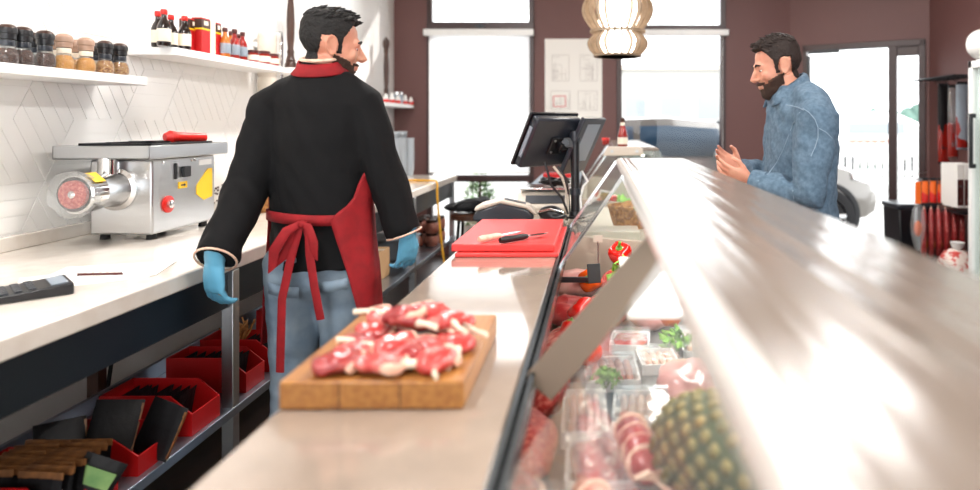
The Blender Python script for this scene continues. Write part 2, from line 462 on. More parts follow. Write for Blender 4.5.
MB().lathe([(.02, ZC-.05), (.05, ZC-.03), (.055, ZC)], (cx, cy, 0), 20).build('ceiling_rose', M['wood_slat'], pl, world=True)
# ================================================================== long bench under the tiled wall
ZT = .9
wb = thing('workbench', 'long white-topped workbench on dark steel legs along the tiled wall', 'workbench', (-1.68, 3, 0))
MB().bb(XW, -1.25, .2, 5.76, ZT-.052, ZT).build('worktop', M['white_stone'], wb, .006, world=True)
MB().bb(XW, XW+.025, .2, 5.76, ZT, ZT+.052).build('upstand', M['white_stone'], wb, .004, world=True)
MB().bb(-1.30, -1.27, .22, 5.7, ZT-.18, ZT-.053).bb(-1.78, -1.74, .22, 5.7, ZT-.16, ZT-.053).bb(-1.76, -1.3, 5.64, 5.68, ZT-.18, ZT-.053).build('apron_beam', M['dark_steel'], wb, .002, world=True)
sh = MB().bb(-1.70, -1.25, .3, 5.7, .345, .375).bb(-1.715, -1.70, .3, 5.7, .345, .43)
sh.build('lower_shelf', M['steel_shelf'], wb, .002, world=True)
for y in (.35, 2.25, 4.46, 5.66):
    for x in (-1.272, -1.735): MB().bb(x-.02, x+.02, y-.02, y+.02, 0, ZT-.053).build('leg', M['steel'] if x > -1.5 else M['wood_dark'], wb, .002, world=True)

# -------- meat grinder
gx0, gx1, gy0, gy1, gz0, gz1 = -1.955, -1.715, 2.50, 2.91, ZT+.022, 1.211
mg = thing('meat_grinder', 'stainless steel electric meat grinder with a tray on top', 'meat grinder', (-1.83, 2.75, ZT))
MB().bb(gx0, gx1, gy0, gy1, gz0, gz1).build('motor_housing', M['steel'], mg, .008, world=True)
for x in (gx0+.03, gx1-.03):
    for y in (gy0+.04, gy1-.04): MB().cyl((x, y, ZT), (x, y, gz0+.003), .018, .015).build('foot', M['rubber'], mg, world=True)
tr = MB(); tx0, tx1, ty0, ty1 = -2.05, -1.685, 2.44, 2.96
tr.bb(tx0, tx1, ty0, ty1, 1.215, 1.223)
for a in ((tx0, tx0+.008, ty0, ty1), (tx1-.008, tx1, ty0, ty1), (tx0, tx1, ty0, ty0+.008), (tx0, tx1, ty1-.008, ty1)): tr.bb(*a, 1.215, 1.267)
tr.build('feed_tray', M['steel'], mg, .003, world=True)
MB().cyl((-1.86, 2.47, 1.09), (-1.86, 2.47, 1.22), .035).build('feed_neck', M['bright_steel'], mg, world=True)
hx, hz = -1.85, 1.10
RY = Matrix.Rotation(PI/2, 3, 'X')                     # local z -> -y
MB().lathe([(.02, -.02), (.082, -.01), (.082, .012), (.068, .018), (.062, .05), (.062, .12), (.066, .13)], (hx, gy0, hz), 32, RY).build('barrel', M['bright_steel'], mg, world=True)
MB().lathe([(.06, .125), (.07, .13), (.07, .2), (.062, .205), (.062, .13)], (hx, gy0, hz), 32, RY, ).build('ring_nut', M['chrome'], mg, world=True)
MB().box((hx+.045, gy0-.165, hz+.058), (.05, .05, .002), (0, .7, 0)).build('warning_label', M['yellow'], mg, world=True)
MB().lathe([(.01, .2), (.05, .2), (.05, .214), (.02, .218), (.01, .218)], (hx, gy0, hz), 28, RY).build('meat_plug', M['mince'], mg, world=True)
MB().lathe([(.012, .21), (.016, .216), (.005, .224)], (hx, gy0, hz), 16, RY).build('spindle', M['bright_steel'], mg, world=True)
fl = MB().lathe([(.066, .15), (.074, .18), (.08, .21), (.084, .222), (.07, .226), (.054, .224)], (hx, gy0, hz), 28, RY); fl.lumps(.012, 45, 3)
fl.build('plastic_wrap', M['film'], mg, world=True)
xs = gx1+.002
MB().bb(xs-.003, xs+.004, 2.63, 2.645, 1.125, 1.19).bb(xs-.003, xs+.012, 2.675, 2.72, 1.13, 1.175).build('switch', M['black_plastic'], mg, .003, world=True)
MB().bb(xs-.003, xs+.001, 2.655, 2.71, 1.085, 1.112).build('arrow_label', M['yellow'], mg, world=True)
MB().bb(xs-.002, xs+.002, 2.668, 2.688, 1.095, 1.101).prism([(2.688, 1.091), (2.700, 1.098), (2.688, 1.105)], 'X', xs-.002, xs+.002).build('arrow_mark', M['black_plastic'], mg, world=True)
RX = Matrix.Rotation(PI/2, 3, 'Y')
MB().lathe([(.034, -.003), (.034, .004), (.03, .006)], (xs, 2.59, 1.03), 28, RX).build('button_ring', M['red_plastic'], mg, world=True)
MB().lathe([(.016, .004), (.016, .016), (.012, .018)], (xs, 2.59, 1.03), 24, RX).build('push_button', M['bright_steel'], mg, world=True)
MB().prism([(2.775, 1.085), (2.855, 1.155), (2.885, 1.155), (2.885, 1.03), (2.825, 1.02), (2.775, 1.05)], 'X', xs-.003, xs+.001).build('hazard_label', M['yellow'], mg, world=True)
MB().bb(xs-.003, xs+.001, 2.79, 2.88, 1.172, 1.195).build('maker_plate', M['white_plastic'], mg, world=True)
for y in (2.56, 2.74, 2.76): MB().lathe([(.006, 0), (.006, .003), (.003, .005)], (xs-.001, y, 1.197), 12, RX).build('screw', M['bright_steel'], mg, world=True)
# things in its tray
o = thing('tray_insert', 'black plastic tray lying in the grinder feed tray', 'tray', (-1.86, 2.7, 1.223))
k = MB(); k.bb(-2.0, -1.72, 2.5, 2.9, 1.2245, 1.236)
for a in ((-2.0, -1.99, 2.5, 2.9), (-1.73, -1.72, 2.5, 2.9), (-2.0, -1.72, 2.5, 2.51), (-2.0, -1.72, 2.89, 2.9)): k.bb(*a, 1.2245, 1.275)
k.build('tray_body', M['black_plastic'], o, .002, world=True)
MB().bb(-1.95, -1.78, 2.70, 2.74, 1.268, 1.279).bb(-1.9, -1.88, 2.51, 2.89, 1.268, 1.279).build('cross_bar', M['black_plastic'], o, world=True)
o = thing('meat_pusher', 'red plastic meat pusher lying across the grinder tray', 'meat pusher', (-1.76, 2.76, 1.294))
p0, p1 = Vector((-1.78, 2.74, 1.296)), Vector((-1.715, 2.84, 1.292))
MB().cyl(p0, p1, .020, .017).build('pusher_rod', M['red_plastic'], o, world=True)
MB().loft([p0 - Vector((.02, .04, .0)), p0-Vector((.01, .02, 0)), p0], [.015, .027, .022], 20).build('pusher_head', M['red_plastic'], o, world=True)

# -------- papers, pen, calculator
pp = thing('paper_sheets', 'loose white papers spread on the bench in front of the grinder', 'paper', (-1.62, 1.95, ZT))
pr = MB()
def sheetq(mb, c, w_, h_, a, z, t=.0012):
    mb.box((c[0], c[1], z+t/2), (w_, h_, t), (0, 0, a))
c1, c2 = onz(85, 278, ZT), onz(110, 272, ZT)
sheetq(pr, c1, .21, .297, -.9, ZT); pr.build('sheet', M['paper'], pp, world=True, smooth=False)
pr = MB(); sheetq(pr, c2, .21, .297, -1.25, ZT+.0015); pr.build('sheet', M['paper'], pp, world=True, smooth=False)
k = MB(); R = Matrix.Rotation(-1.25, 3, 'Z')
for i in range(12): 
    q = c2 + R @ Vector((-.01, -.12+.02*i, 0)); k.box((q.x, q.y, ZT+.003), (.15-.03*(i % 3), .004, .0004), (0, 0, -1.25))
k.build('printed_lines', M['print_grey'], pp, world=True, smooth=False)
pa, pb = onz(78, 274, ZT+.008), onz(124, 273, ZT+.008)
o = thing('pen', 'dark ballpoint pen lying across the white papers', 'pen', (pa+pb)/2)
MB().cyl(pa, pb, .0048, n=12).build('barrel', M['lid_dark'], o, world=True)
MB().cyl(pb, pb+(pb-pa)*.08, .0045, .001, n=12).build('tip', M['chrome'], o, world=True)
cc = onz(18, 297, ZT)
o = thing('calculator', 'black desk calculator at the near end of the white bench', 'calculator', (cc.x, cc.y, ZT), -.75)
MB().prism([(-.105, 0), (.105, 0), (.105, .03), (.06, .026), (-.105, .014)], 'X', -.07, .07).build('case', M['black_plastic'], o, .003)
MB().box((0, .078, .0295), (.11, .035, .002), (.09, 0, 0)).build('display', M['grey_plastic'], o)
for i in range(5):
    for j in range(5): MB().box((-.05+.025*i, -.085+.027*j, .0158+.0022*j), (.016, .016, .006), (.07, 0, 0)).build('key', M['dark_plastic'], o, .001)

# -------- further along the bench
bk = thing('wicker_basket', 'brown wicker basket on the bench behind the person in the apron', 'basket', onz(262, 212, ZT)+Vector((-.02, .05, 0)))
MB().lathe([(.09, 0), (.12, .05), (.13, .1), (.118, .1), (.108, .05), (.08, .012)], (0, 0, 0), 32, lob=lambda a, z: 1+.02*math.cos(a*16)).build('woven_body', M['wicker'], bk)
MB().lathe([(.12, .095), (.136, .1), (.136, .113), (.118, .113), (.115, .1)], (0, 0, 0), 32).build('rim', M['wicker'], bk)
bg = thing('paper_bag', 'white paper bag with small dark print beside the grinder', 'bag', (-1.93, 3.4, ZT))
k = MB(); k.loft([(0, 0, 0), (0, 0, .15), (0, 0, .22), (0, .01, .25)], [(.09, .05), (.085, .048), (.08, .025), (.08, .008)], 16); k.lumps(.006, 20); k.build('bag_body', M['paper'], bg)
k = MB()
for i in range(24): k.box((random.uniform(-.06, .06), -.0495, random.uniform(.03, .14)), (.008, .004, .008), (0, random.random(), 0))
k.build('print', M['wood_dark'], bg, smooth=False)

# nested tubs in four stacks
tub = None
for si, (px, py, cnt) in enumerate(((391, 180, 15), (398, 178, 17), (405, 176, 17), (412, 175.4, 14))):
    p = onz(px, py, ZT); p.x -= .02
    for i in range(cnt):
        lab = ['grey tub nested in the stack nearest the person in the apron', 'grey tub nested in the tall second stack at the bench end',
               'grey tub nested in the tall third stack at the bench end', 'grey tub nested in the stack next to the window'][si]
        if tub is None:
            tub = thing('plastic_tub', lab, 'tub', p, 0, 'stack of grey tubs nearest the apron')
            MB().lathe([(.028, 0), (.034, .05), (.037, .052), (.037, .06), (.0345, .06), (.033, .052), (.027, .004)], n=20).build('tub_body', M['tub_grey'], tub)
            MB().lathe([(.0345, .055), (.041, .056), (.041, .0615), (.0345, .0615)], n=20).build('rim', M['tub_grey'], tub)
        else: dup(tub, (p.x, p.y, ZT+.0205*i), 0, lab, ['stack of grey tubs nearest the apron', 'second stack of grey tubs', 'third stack of grey tubs', 'stack of grey tubs by the window'][si])

# yellow cable over the bench edge
cb = [Vector(v) for v in ((-1.55, 5.05, ZT+.009), (-1.42, 5.1, ZT+.009), (-1.32, 5.04, ZT+.012), (-1.27, 5.01, ZT+.014), (-1.244, 5.0, ZT+.011), (-1.234, 4.99, .885), (-1.232, 4.98, .80), (-1.215, 4.96, .65), (-1.18, 4.92, .42), (-1.14, 4.88, .2), (-1.10, 4.85, .012), (-1.0, 4.7, .01))]
o = MB().tube([cb[0], (cb[0]+cb[1])/2] + cb[1:], .008, 8).build('power_cable', M['yellow_cable']); tag(o, 'yellow cable hanging over the front edge of the white bench', 'cable')

# -------- red bins on the lower shelf
ZS = .375
def bin_(loc, label, w_=.13, d_=.29, h_=.125, n_pack=0, pm=None):
    """open-fronted card bin; local +x is its low front"""
    o = thing('shelf_bin', label, 'bin', loc, 0, 'red bins on the lower shelf'); t = .005
    prof = [(-d_, 0), (0, 0), (0, h_*.55), (-.07, h_), (-d_, h_)]
    MB().prism(prof, 'Y', -w_/2, -w_/2+t).build('side_panel', M['red_card'], o)
    MB().prism(prof, 'Y', w_/2-t, w_/2).build('side_panel', M['red_card'], o)
    MB().bb(-t, 0, -w_/2+t, w_/2-t, 0, h_*.55).build('front_panel', M['red_card'], o)
    MB().bb(-d_, -d_+t, -w_/2+t, w_/2-t, 0, h_).build('back_panel', M['red_card'], o)
    MB().bb(-d_+t, -t, -w_/2+t, w_/2-t, 0, t).build('bottom_panel', M['red_card'], o)
    return o
bins = [((-1.27, 1.62, ZS), 'red bin of brown sachets at the near end of the lower shelf', .2, .12),
        ((-1.27, 1.86, ZS), 'small red bin with dark packets, second from the near end of the shelf', .13, .1),
        ((-1.265, 2.10, ZS), 'large dark red bin in front of the steel leg', .15, .125),
        ((-1.275, 2.42, ZS), 'large red bin directly behind the steel leg', .13, .125),
        ((-1.275, 2.62, ZS), 'red bin of black packets and straw bundle, behind the bin at the leg', .13, .125),
        ((-1.275, 3.05, ZS), 'red bin with a green packet beside the blue jeans', .15, .12),
        ((-1.30, 3.32, ZS), 'red bin farthest along the shelf, beside the blue jeans', .17, .15)]
for (l, lab, w_, h_) in bins: bin_(l, lab, w_, .29, h_)
# brown-edged sachets filed in the nearest bin
sch = None
def sachet(loc, rot, label, group, body, edge, sc=1.):
    o = thing('seasoning_sachet', label, 'sachet', loc, rot, group)
    k = MB(); k.loft([(0, 0, 0), (0, 0, .02), (0, 0, .08), (0, 0, .118), (0, 0, .128)], [(.055, .001), (.055, .006), (.055, .005), (.055, .001), (.055, .001)], 12, up=(0, 1, 0))
    k.build('packet', M[body], o); MB().box((0, 0, .135), (.112, .0016, .016)).build('top_strip', M[edge], o); o.scale = (sc,)*3
    return o
for i in range(26):
    y = 1.535 + .17*(i % 13)/13 + random.uniform(-.002, .002); x = -1.335 - .115*(i//13)
    rot = (-.18+random.uniform(-.05, .05), random.uniform(-.06, .06), random.uniform(-.06, .06))
    lab, gr = 'brown-topped sachet filed upright in the nearest red bin', 'sachets filed in the nearest red bin'
    if sch is None: sch = sachet((x, y, ZS+.008), rot, lab, gr, 'sachet_black', 'sachet_brown')
    else: dup(sch, (x, y, ZS+.008), rot, lab)
big = thing('seasoning_pouch', 'black pouch with a coloured edge leaning back in the second bin', 'pouch', (-1.40, 1.85, ZS+.03), (-.5, .2, .5))
MB().loft([(0, 0, 0), (0, 0, .03), (0, 0, .11), (0, 0, .15)], [(.06, .004), (.06, .014), (.06, .01), (.06, .002)], 14, up=(0, 1, 0)).build('pouch_body', M['sachet_black'], big)
MB().box((.057, 0, .075), (.006, .006, .13)).build('coloured_edge', M['sachet_brown'], big)
dup(big, (-1.30, 1.88, ZS+.02), (-.3, .25, -.2), 'black pouch standing at the front of the second bin')
dup(big, (-1.47, 1.78, ZS+.02), (-.5, .1, .9), 'black pouch lying behind the filed brown sachets')
gp = thing('seasoning_pouch', 'green-printed pouch slanting out of the nearest red bin front', 'pouch', (-1.29, 1.61, ZS+.02), (-.2, .5, .3))
MB().loft([(0, 0, 0), (0, 0, .03), (0, 0, .09), (0, 0, .12)], [(.05, .003), (.05, .01), (.05, .008), (.05, .001)], 14, up=(0, 1, 0)).build('pouch_body', M['sachet_black'], gp)
MB().box((0, -.0125, .075), (.08, .002, .04)).build('printed_band', M['leaf_green'], gp)
dup(gp, (-1.42, 1.46, ZS+.01), (-.15, .45, .3), 'green-printed pouch lying before the nearest red bin')
def packs(loc, n, lab, gr, spread=(.2, .09), z=.05, m='sachet_black', e='sachet_black'):
    f = None
    for i in range(n):
        L = (loc[0]-spread[0]*(i+.5)/n, loc[1]+random.uniform(-1, 1)*spread[1]/4, ZS+.006); R = (.2+random.uniform(-.06, .06), 0, PI/2+random.uniform(-.06, .06))
        f = sachet(L, R, lab, gr, m, e, .82) if f is None else dup(f, L, R, lab)
packs((-1.33, 2.1), 9, 'black packet filed in the large bin before the steel leg', 'packets in the bin before the leg', (.22, .02))
packs((-1.33, 2.42), 8, 'black packet filed in the large bin behind the steel leg', 'packets in the bin behind the leg', (.22, .02))
packs((-1.33, 2.62), 5, 'black packet filed in the bin with the straw bundle', 'packets in the bin with the straw', (.1, .02))
packs((-1.31, 3.05), 6, 'dark packet filed in the red bin beside the jeans', 'packets in the bin beside the jeans', (.2, .02))
packs((-1.34, 3.32), 6, 'green-topped packet in the farthest red bin', 'packets in the farthest red bin', (.2, .02), e='parsley')
st = thing('straw_bundle', 'bundle of pale straw sticking out of a red bin', 'straw bundle', (-1.45, 2.62, ZS+.1))
k = MB()
for i in range(40):
    a = random.uniform(0, 6.28); r = random.uniform(.02, .075)
    k.tube([(r*.3*math.cos(a), r*.3*math.sin(a), 0), (r*.7*math.cos(a), r*.5*math.sin(a), .04), (r*math.cos(a+.4), r*.7*math.sin(a+.4), .055+random.uniform(0, .03))], .003, 5)
k.build('straw', M['wicker'], st)
# boxes further along the lower shelf
cbx = thing('cardboard_box', 'brown cardboard box on the lower shelf by the gloved hand', 'box', (-1.50, 4.1, ZS))
MB().box((0, 0, .09), (.3, .22, .18)).build('carton', M['cardboard'], cbx, .003); MB().box((0, 0, .181), (.302, .04, .002)).build('tape', M['beige_plastic'], cbx)
cbx = thing('plastic_crate', 'blue-grey crate behind the cardboard box on the lower shelf', 'crate', (-1.5, 4.75, ZS))
MB().box((0, 0, .07), (.3, .3, .14)).build('crate_body', M['grey_plastic'], cbx, .01); MB().box((0, 0, .145), (.32, .32, .015)).build('rim', M['grey_plastic'], cbx, .004)
jar0 = None
for (i, (x, y, zz)) in enumerate([(x, y, z) for z in (0, .105) for x in (-1.33, -1.45) for y in (5.2, 5.32, 5.44)]):
    lab = ['brown jar in the lower layer of jars under the bench end', 'brown jar in the upper layer of jars under the bench end'][zz > 0]
    if jar0 is None:
        jar0 = thing('preserve_jar', lab, 'jar', (x, y, ZS), 0, 'brown jars under the bench end')
        MB().lathe([(.045, 0), (.052, .01), (.052, .07), (.042, .085)], n=20).build('jar_body', M['sausage'], jar0); MB().lathe([(.046, .083), (.046, .102), (.04, .105)], n=20).build('lid', M['wood_dark'], jar0)
    else: dup(jar0, (x, y, ZS+zz), 0, lab)
for (i, y) in enumerate((1.85, 2.6)):
    o = MB().tube([(-1.9, y, .838), (-1.93, y+.02, .6), (-1.96, y, .3), (-2.0, y, .02)], .008, 6).build('hanging_cable', M['black_plastic'])
    tag(o, ['black cable hanging under the bench above the first large red bin', 'black cable hanging under the bench behind the steel leg'][i], 'cable')

# ================================================================== wall shelves
def shelf(name, label, y0, y1, z, d_=.214):
    o = MB().bb(XW, XW+d_, y0, y1, z-.035, z).build(name, M['white_shelf'], bevel=.003); return tag(o, label, 'shelf')
Z1, Z2, Z3, Z4 = 1.546, 1.693, 1.546, 1.70
shelf('wall_shelf', 'white floating shelf of spice grinders, nearest on the tiled wall', .7, 2.72, Z1)
shelf('wall_shelf', 'white floating shelf of sauce bottles and red cartons', 2.9, 3.9, Z2)
shelf('wall_shelf', 'white floating shelf by the brown wall holding a turned wooden mill', 5.2, 6.66, Z3)
shelf('wall_shelf', 'short white shelf under the big wooden mill behind the head', 4.02, 4.6, Z4)

def grinder(loc, label, spice, cap):
    o = thing('spice_grinder', label, 'spice grinder', loc, random.uniform(0, 3), 'spice grinders on the near shelf')
    MB().lathe([(.026, 0), (.0305, .006), (.0315, .025), (.028, .042), (.0215, .055), (.021, .08)], n=24).build('glass_jar', M['jar_glass'], o)
    MB().lathe([(.0245, .003), (.029, .008), (.030, .025), (.0265, .04), (.021, .05), (.012, .053)], n=20).build('spice', M[spice], o)
    MB().lathe([(.0212, .058), (.0216, .059), (.0216, .076), (.0212, .077)], n=20).build('paper_label', M['dark_plastic'] if cap == 'black_plastic' else M['label_cream'], o)
    MB().lathe([(.022, .079), (.0245, .081), (.0245, .098), (.0275, .101), (.0275, .112), (.026, .118)], n=24).build('grinder_cap', M[cap], o); MB().lathe([(.0258, .117), (.022, .124), (.013, .1295), (.003, .131)], n=24).build('cap_dome', M['cap_tan'] if cap == 'cap_tan' else M['wood_dark'], o)
    return o
KD = [(px, sp, cap) for (px, sp, cap) in ((7, 'spice_dark', 'black_plastic'), (23, 'spice_dark', 'black_plastic'), (45, 'spice_dark', 'black_plastic'),
      (64, 'spice_orange', 'cap_tan'), (86, 'spice_orange', 'cap_tan'), (105, 'spice_mixed', 'black_plastic'), (120, 'spice_mixed', 'black_plastic'))]
flabs = ['black-capped grinder of dark spice at the picture edge end of the shelf', 'black-capped grinder of dark spice, second along the near shelf', 'black-capped grinder of dark spice next to the first tan-capped one',
         'tan-capped grinder of orange spice, nearer of the front pair', 'tan-capped grinder of orange spice, farther of the front pair', 'black-capped grinder of speckled spice next to the tan-capped pair',
         'black-capped grinder of speckled spice at the far end of its shelf']
protos = {}
def put_grinder(x, y, lab, sp, cap):
    if (sp, cap) not in protos: protos[sp, cap] = grinder((x, y, Z1), lab, sp, cap)
    else: dup(protos[sp, cap], (x, y, Z1), random.uniform(0, 3), lab)
for (px, sp, cap), lab in zip(KD, flabs):
    X = -1.935; put_grinder(X, F*X/(px-VX), lab, sp, cap)
for (px, sp, cap, lab) in ((34, 'spice_dark', 'black_plastic', 'black-capped grinder half hidden behind the second front grinder'), (56, 'spice_orange', 'cap_tan', 'tan-capped grinder half hidden behind the nearer tan-capped one'),
                           (77, 'spice_orange', 'cap_tan', 'tan-capped grinder half hidden between the two front tan-capped ones'), (96, 'spice_mixed', 'black_plastic', 'black-capped grinder half hidden beside the farther tan-capped one'),
                           (112, 'spice_mixed', 'black_plastic', 'black-capped grinder half hidden behind the last two grinders')):
    X = -2.02; put_grinder(X, F*X/(px-VX), lab, sp, cap)

def sauce(loc, label, body, cap, sc=1., cream=True):
    o = thing('sauce_bottle', label, 'bottle', loc, 0, 'sauce bottles on the upper shelf')
    MB().lathe([(.024, 0), (.027, .006), (.027, .085), (.02, .105), (.0115, .12), (.0105, .142)], n=20).build('bottle_body', M[body], o)
    MB().lathe([(.0274, .02), (.0277, .021), (.0277, .075), (.0274, .076)], n=20).build('paper_label', M['label_cream'] if cream else M['grey_plastic'], o)
    MB().lathe([(.0125, .14), (.014, .142), (.014, .16), (.011, .164)], n=16).build('cap', M[cap], o); o.scale = (sc,)*3
    return o
def sx(px, X): return (X, F*X/(px-VX), Z2)
s0 = sauce(sx(164, -1.92), 'black sauce bottle with red cap, front of the group of three', 'sauce_dark', 'red_plastic', 1.0)
dup(s0, sx(158, -1.98), 0, 'black sauce bottle with red cap, behind and nearer the shelf corner', scale=1.0)
dup(s0, sx(171, -1.96), 0, 'black sauce bottle with red cap, behind and nearer the red cartons', scale=.96)
dup(s0, sx(184.5, -1.93), 0, 'black sauce bottle with red cap standing before the red cartons', scale=.98)
for (px, X, w_, h_, lab, c) in ((190, -1.985, .085, .165, 'red carton with dark top behind the lone black sauce bottle', 'red_card'), (201, -1.95, .07, .175, 'tall red carton with dark top, middle of the carton row', 'red_card'),
                             (208, -1.96, .05, .172, 'cream carton between the two red cartons', 'label_cream'), (214, -1.955, .04, .17, 'slim red carton with dark top next to the orange sauce', 'red_card'), (221, -2.0, .06, .16, 'white carton behind the orange sauce bottle', 'paper')):
    L = sx(px, X); o = thing('tea_carton', lab, 'carton', L)
    MB().box((0, 0, h_/2), (.05, w_, h_)).build('carton_body', M[c], o, .001)
    if c == 'red_card':
        MB().box((0, 0, h_*.83), (.0506, w_*1.006, h_*.26)).build('dark_band', M['wood_dark'], o); MB().box((0, 0, h_*.69), (.0508, w_*1.01, .008)).build('gold_band', M['yellow'], o)
        MB().box((.0255, 0, h_*.86), (.001, w_*.5, h_*.12)).build('emblem', M['label_cream'], o)
s1 = sauce(sx(225, -1.915), 'orange sauce bottle with dark cap, first of the hot sauces', 'sauce_orange', 'lid_dark', .92, False)
s2 = sauce(sx(234.5, -1.915), 'red sauce bottle with dark cap, middle of the hot sauces', 'sauce_red', 'lid_dark', .95, False)
dup(s2, sx(242.5, -1.915), 0, 'red sauce bottle with dark cap, last of the hot sauces', scale=.92)
dup(s1, sx(230, -1.975), 0, 'orange sauce bottle half hidden behind the middle hot sauce', scale=.94)
dup(s2, sx(238.5, -1.975), 0, 'red sauce bottle half hidden behind the last hot sauce', scale=.92)
j0 = thing('sauce_jar', 'small red jar with dark lid nearest the hot sauces', 'jar', sx(253, -1.925))
MB().lathe([(.026, 0), (.031, .005), (.031, .045), (.027, .054)], n=20).build('jar_body', M['sauce_red'], j0); MB().lathe([(.0315, .012), (.0315, .04)], n=20).build('paper_label', M['label_cream'], j0)
MB().lathe([(.03, .053), (.03, .066), (.027, .068)], n=20).build('lid', M['lid_dark'], j0)
dup(j0, sx(264, -1.925), 0, 'small red jar with dark lid, middle of three', scale=1.12); dup(j0, sx(273, -1.925), 0, 'small red jar with dark lid at the far end of the upper shelf', scale=1.05)
# metal tube dispenser behind the shelf end
o = thing('cup_dispenser', 'upright beige metal tube with a chrome edge behind the upper shelf end', 'dispenser', (-2.03, 3.99, 1.52))
MB().lathe([(.04, 0), (.055, .01), (.055, .1), (.05, .11), (.05, .12), (.055, .13), (.055, .36), (.05, .38), (.045, .385)], n=24).build('tube', M['beige_plastic'], o)
MB().bb(-.072, -.04, -.03, .03, .3, .33).build('wall_bracket', M['chrome'], o); MB().bb(.06, .075, .02, .05, -.02, .40).bb(-.07, .075, .02, .03, .39, .40).build('chrome_edge', M['chrome'], o, .003)
# turned wooden mills
def mill(loc, label, h_):
    o = thing('wooden_mill', label, 'pepper mill', loc); s = h_/.58
    pr = [(.034, 0), (.036, .01), (.036, .04), (.028, .05), (.031, .06), (.024, .075), (.02, .1), (.024, .115), (.0175, .13), (.022, .2), (.025, .3), (.022, .38), (.017, .44), (.024, .455), (.02, .47), (.026, .485)]
    MB().lathe([(r, z*s) for r, z in pr], n=24).build('mill_body', M['wood_dark'], o)
    MB().lathe([(r, z*s) for r, z in [(.024, .486), (.03, .5), (.033, .53), (.028, .56), (.014, .57), (.012, .58), (.004, .585)]], n=24).build('mill_head', M['wood_dark'], o)
    return o
mill((-2.0, 4.23, Z4), 'tall turned dark wooden mill beside the dark-haired head', .6)
mill((-2.0, 6.14, Z3), 'turned dark wooden mill on the shelf by the brown wall', .62)
# small things on that far shelf
tin = thing('glass_canister', 'small silver-lidded canister on the far shelf beside the wooden mill', 'canister', (-1.95, 6.32, Z3))
MB().lathe([(.045, 0), (.05, .01), (.05, .09)], n=20).build('canister_body', M['grey_plastic'], tin); MB().lathe([(.052, .088), (.052, .112), (.046, .116)], n=20).build('lid', M['bright_steel'], tin)
for i, (px, X) in enumerate(((386, -1.93), (392, -1.92), (398, -1.915), (405, -1.915), (411, -1.915))):
    Y = F*X/(px-VX); o = thing('spice_shaker', ['red and white shaker in front of the far mill', 'red and white shaker second from the mill', 'red and white shaker in the middle of the far row', 'red and white shaker next to the shelf end', 'red and white shaker at the very end of the far shelf'][i], 'shaker', (X, Y, Z3), 0, 'shakers on the far shelf')
    MB().lathe([(.026, 0), (.028, .004), (.026, .03)], n=16).build('red_base', M['red_plastic'], o); MB().lathe([(.026, .03), (.02, .055), (.008, .08 + .015*(i % 2))], n=16).build('white_top', M['white_plastic'], o)
# ================================================================== serving counter
sc_ = thing('serving_counter', 'glossy beige stone serving counter running beside the glass display case', 'counter', (-.31, 1.8, 0))
CX0, CX1 = -.504, -.115
MB().bb(CX0, CX1-.024, -.3, 3.72, .87, .9).build('countertop', M['counter_stone'], sc_, .004, world=True)
MB().bb(CX0+.04, -.225, -.25, 3.68, 0, .87).build('counter_body', M['beige_panel'], sc_, world=True)

# -------- wooden board and lamb chops
bd = thing('chopping_board', 'thick wooden chopping board piled with raw chops on the stone counter', 'chopping board', (-.358, 1.20, .9), .01)
MB().box((0, 0, .0225), (.29, .36, .045)).build('board', M['wood_board'], bd, .004)
k = MB()
for x in (-.05, .045): k.box((x, -.1803, .0225), (.0015, .001, .043))
k.build('joint_lines', M['wood_dark'], bd, smooth=False)
zb = .945
def chop(loc, rot, label, seed, bone=.1, s=1., m='meat'):
    o = thing('lamb_chop', label, 'chop', loc, rot, 'raw chops on the wooden board'); o.scale = (s,)*3
    k = MB(); k.ell((0, 0, .014), (.036, .028, .014), n=26, m=14); k.ell((.018, .014, .013), (.02, .016, .0125), n=18); k.ell((-.02, -.006, .012), (.018, .02, .012), n=18)
    k.remesh(.0028, 3); k.lumps(.004, 55, seed); k.build('meat', M[m], o, ang=80)
    f = MB(); pts = [(.037*math.cos(a), .030*math.sin(a), .013+.002*math.sin(3*a)) for a in [(-1.2+.2*i) for i in range(11)]]
    f.loft(pts, [(.002, .004)]+[(.0035, .0085)]*9+[(.002, .004)], 10, up=(0, 0, 1)); f.lumps(.003, 70, seed); f.build('fat_rim', M['fat'], o, ang=80)
    if bone:
        b = MB(); b.loft([(-.028, .008, .012), (-.05, .022, .013), (-.05-bone*.5, .04, .014), (-.05-bone, .05, .012)], [(.007, .006), (.006, .005), (.0045, .004), (.0055, .004)], 10)
        b.build('rib_bone', M['bone'], o)
    return o
cl = ['raw chop at the near left corner of the wooden board', 'raw chop at the middle of the board front', 'raw chop at the near right of the board front', 'chop with pale rib bone along the left edge of the board',
      'chop lying over the middle front chop', 'chop resting on the near right chop', 'chop leaning in the centre of the pile', 'chop at the right edge of the pile beside bare wood', 'chop on the far left of the pile by the apron ties',
      'chop at the far middle of the pile', 'chop at the far right end of the pile', 'chop lying on top of the far middle chops', 'chop on top at the centre with a long bone', 'chop lying on top at the right side', 'boneless chop wedged behind the near left chop', 'boneless chop between the two front chops', 'boneless chop tucked under the long bone at the left', 'boneless chop at the back edge of the board']
cp = [(338, 372, 0, .3, 0), (381, 374, 0, -.2, 0), (436, 369, 0, .9, .02), (363, 352, .002, 2.3, .09), (395, 356, .02, .4, .06), (428, 356, .018, 2.4, .08), (408, 342, .024, 2.6, .10), (457, 350, .004, 2.2, .05),
      (388, 332, .004, 2.9, .1), (420, 333, .006, 2.9, .1), (456, 334, .006, 2.7, .09), (430, 334, .03, 2.7, .1), (405, 340, .036, -.1, .11), (448, 342, .026, 2.5, .09), (350, 363, .0, 1.2, 0), (408, 366, .0, .6, 0), (372, 342, .012, .9, 0), (440, 326, .0, 1.5, 0)]
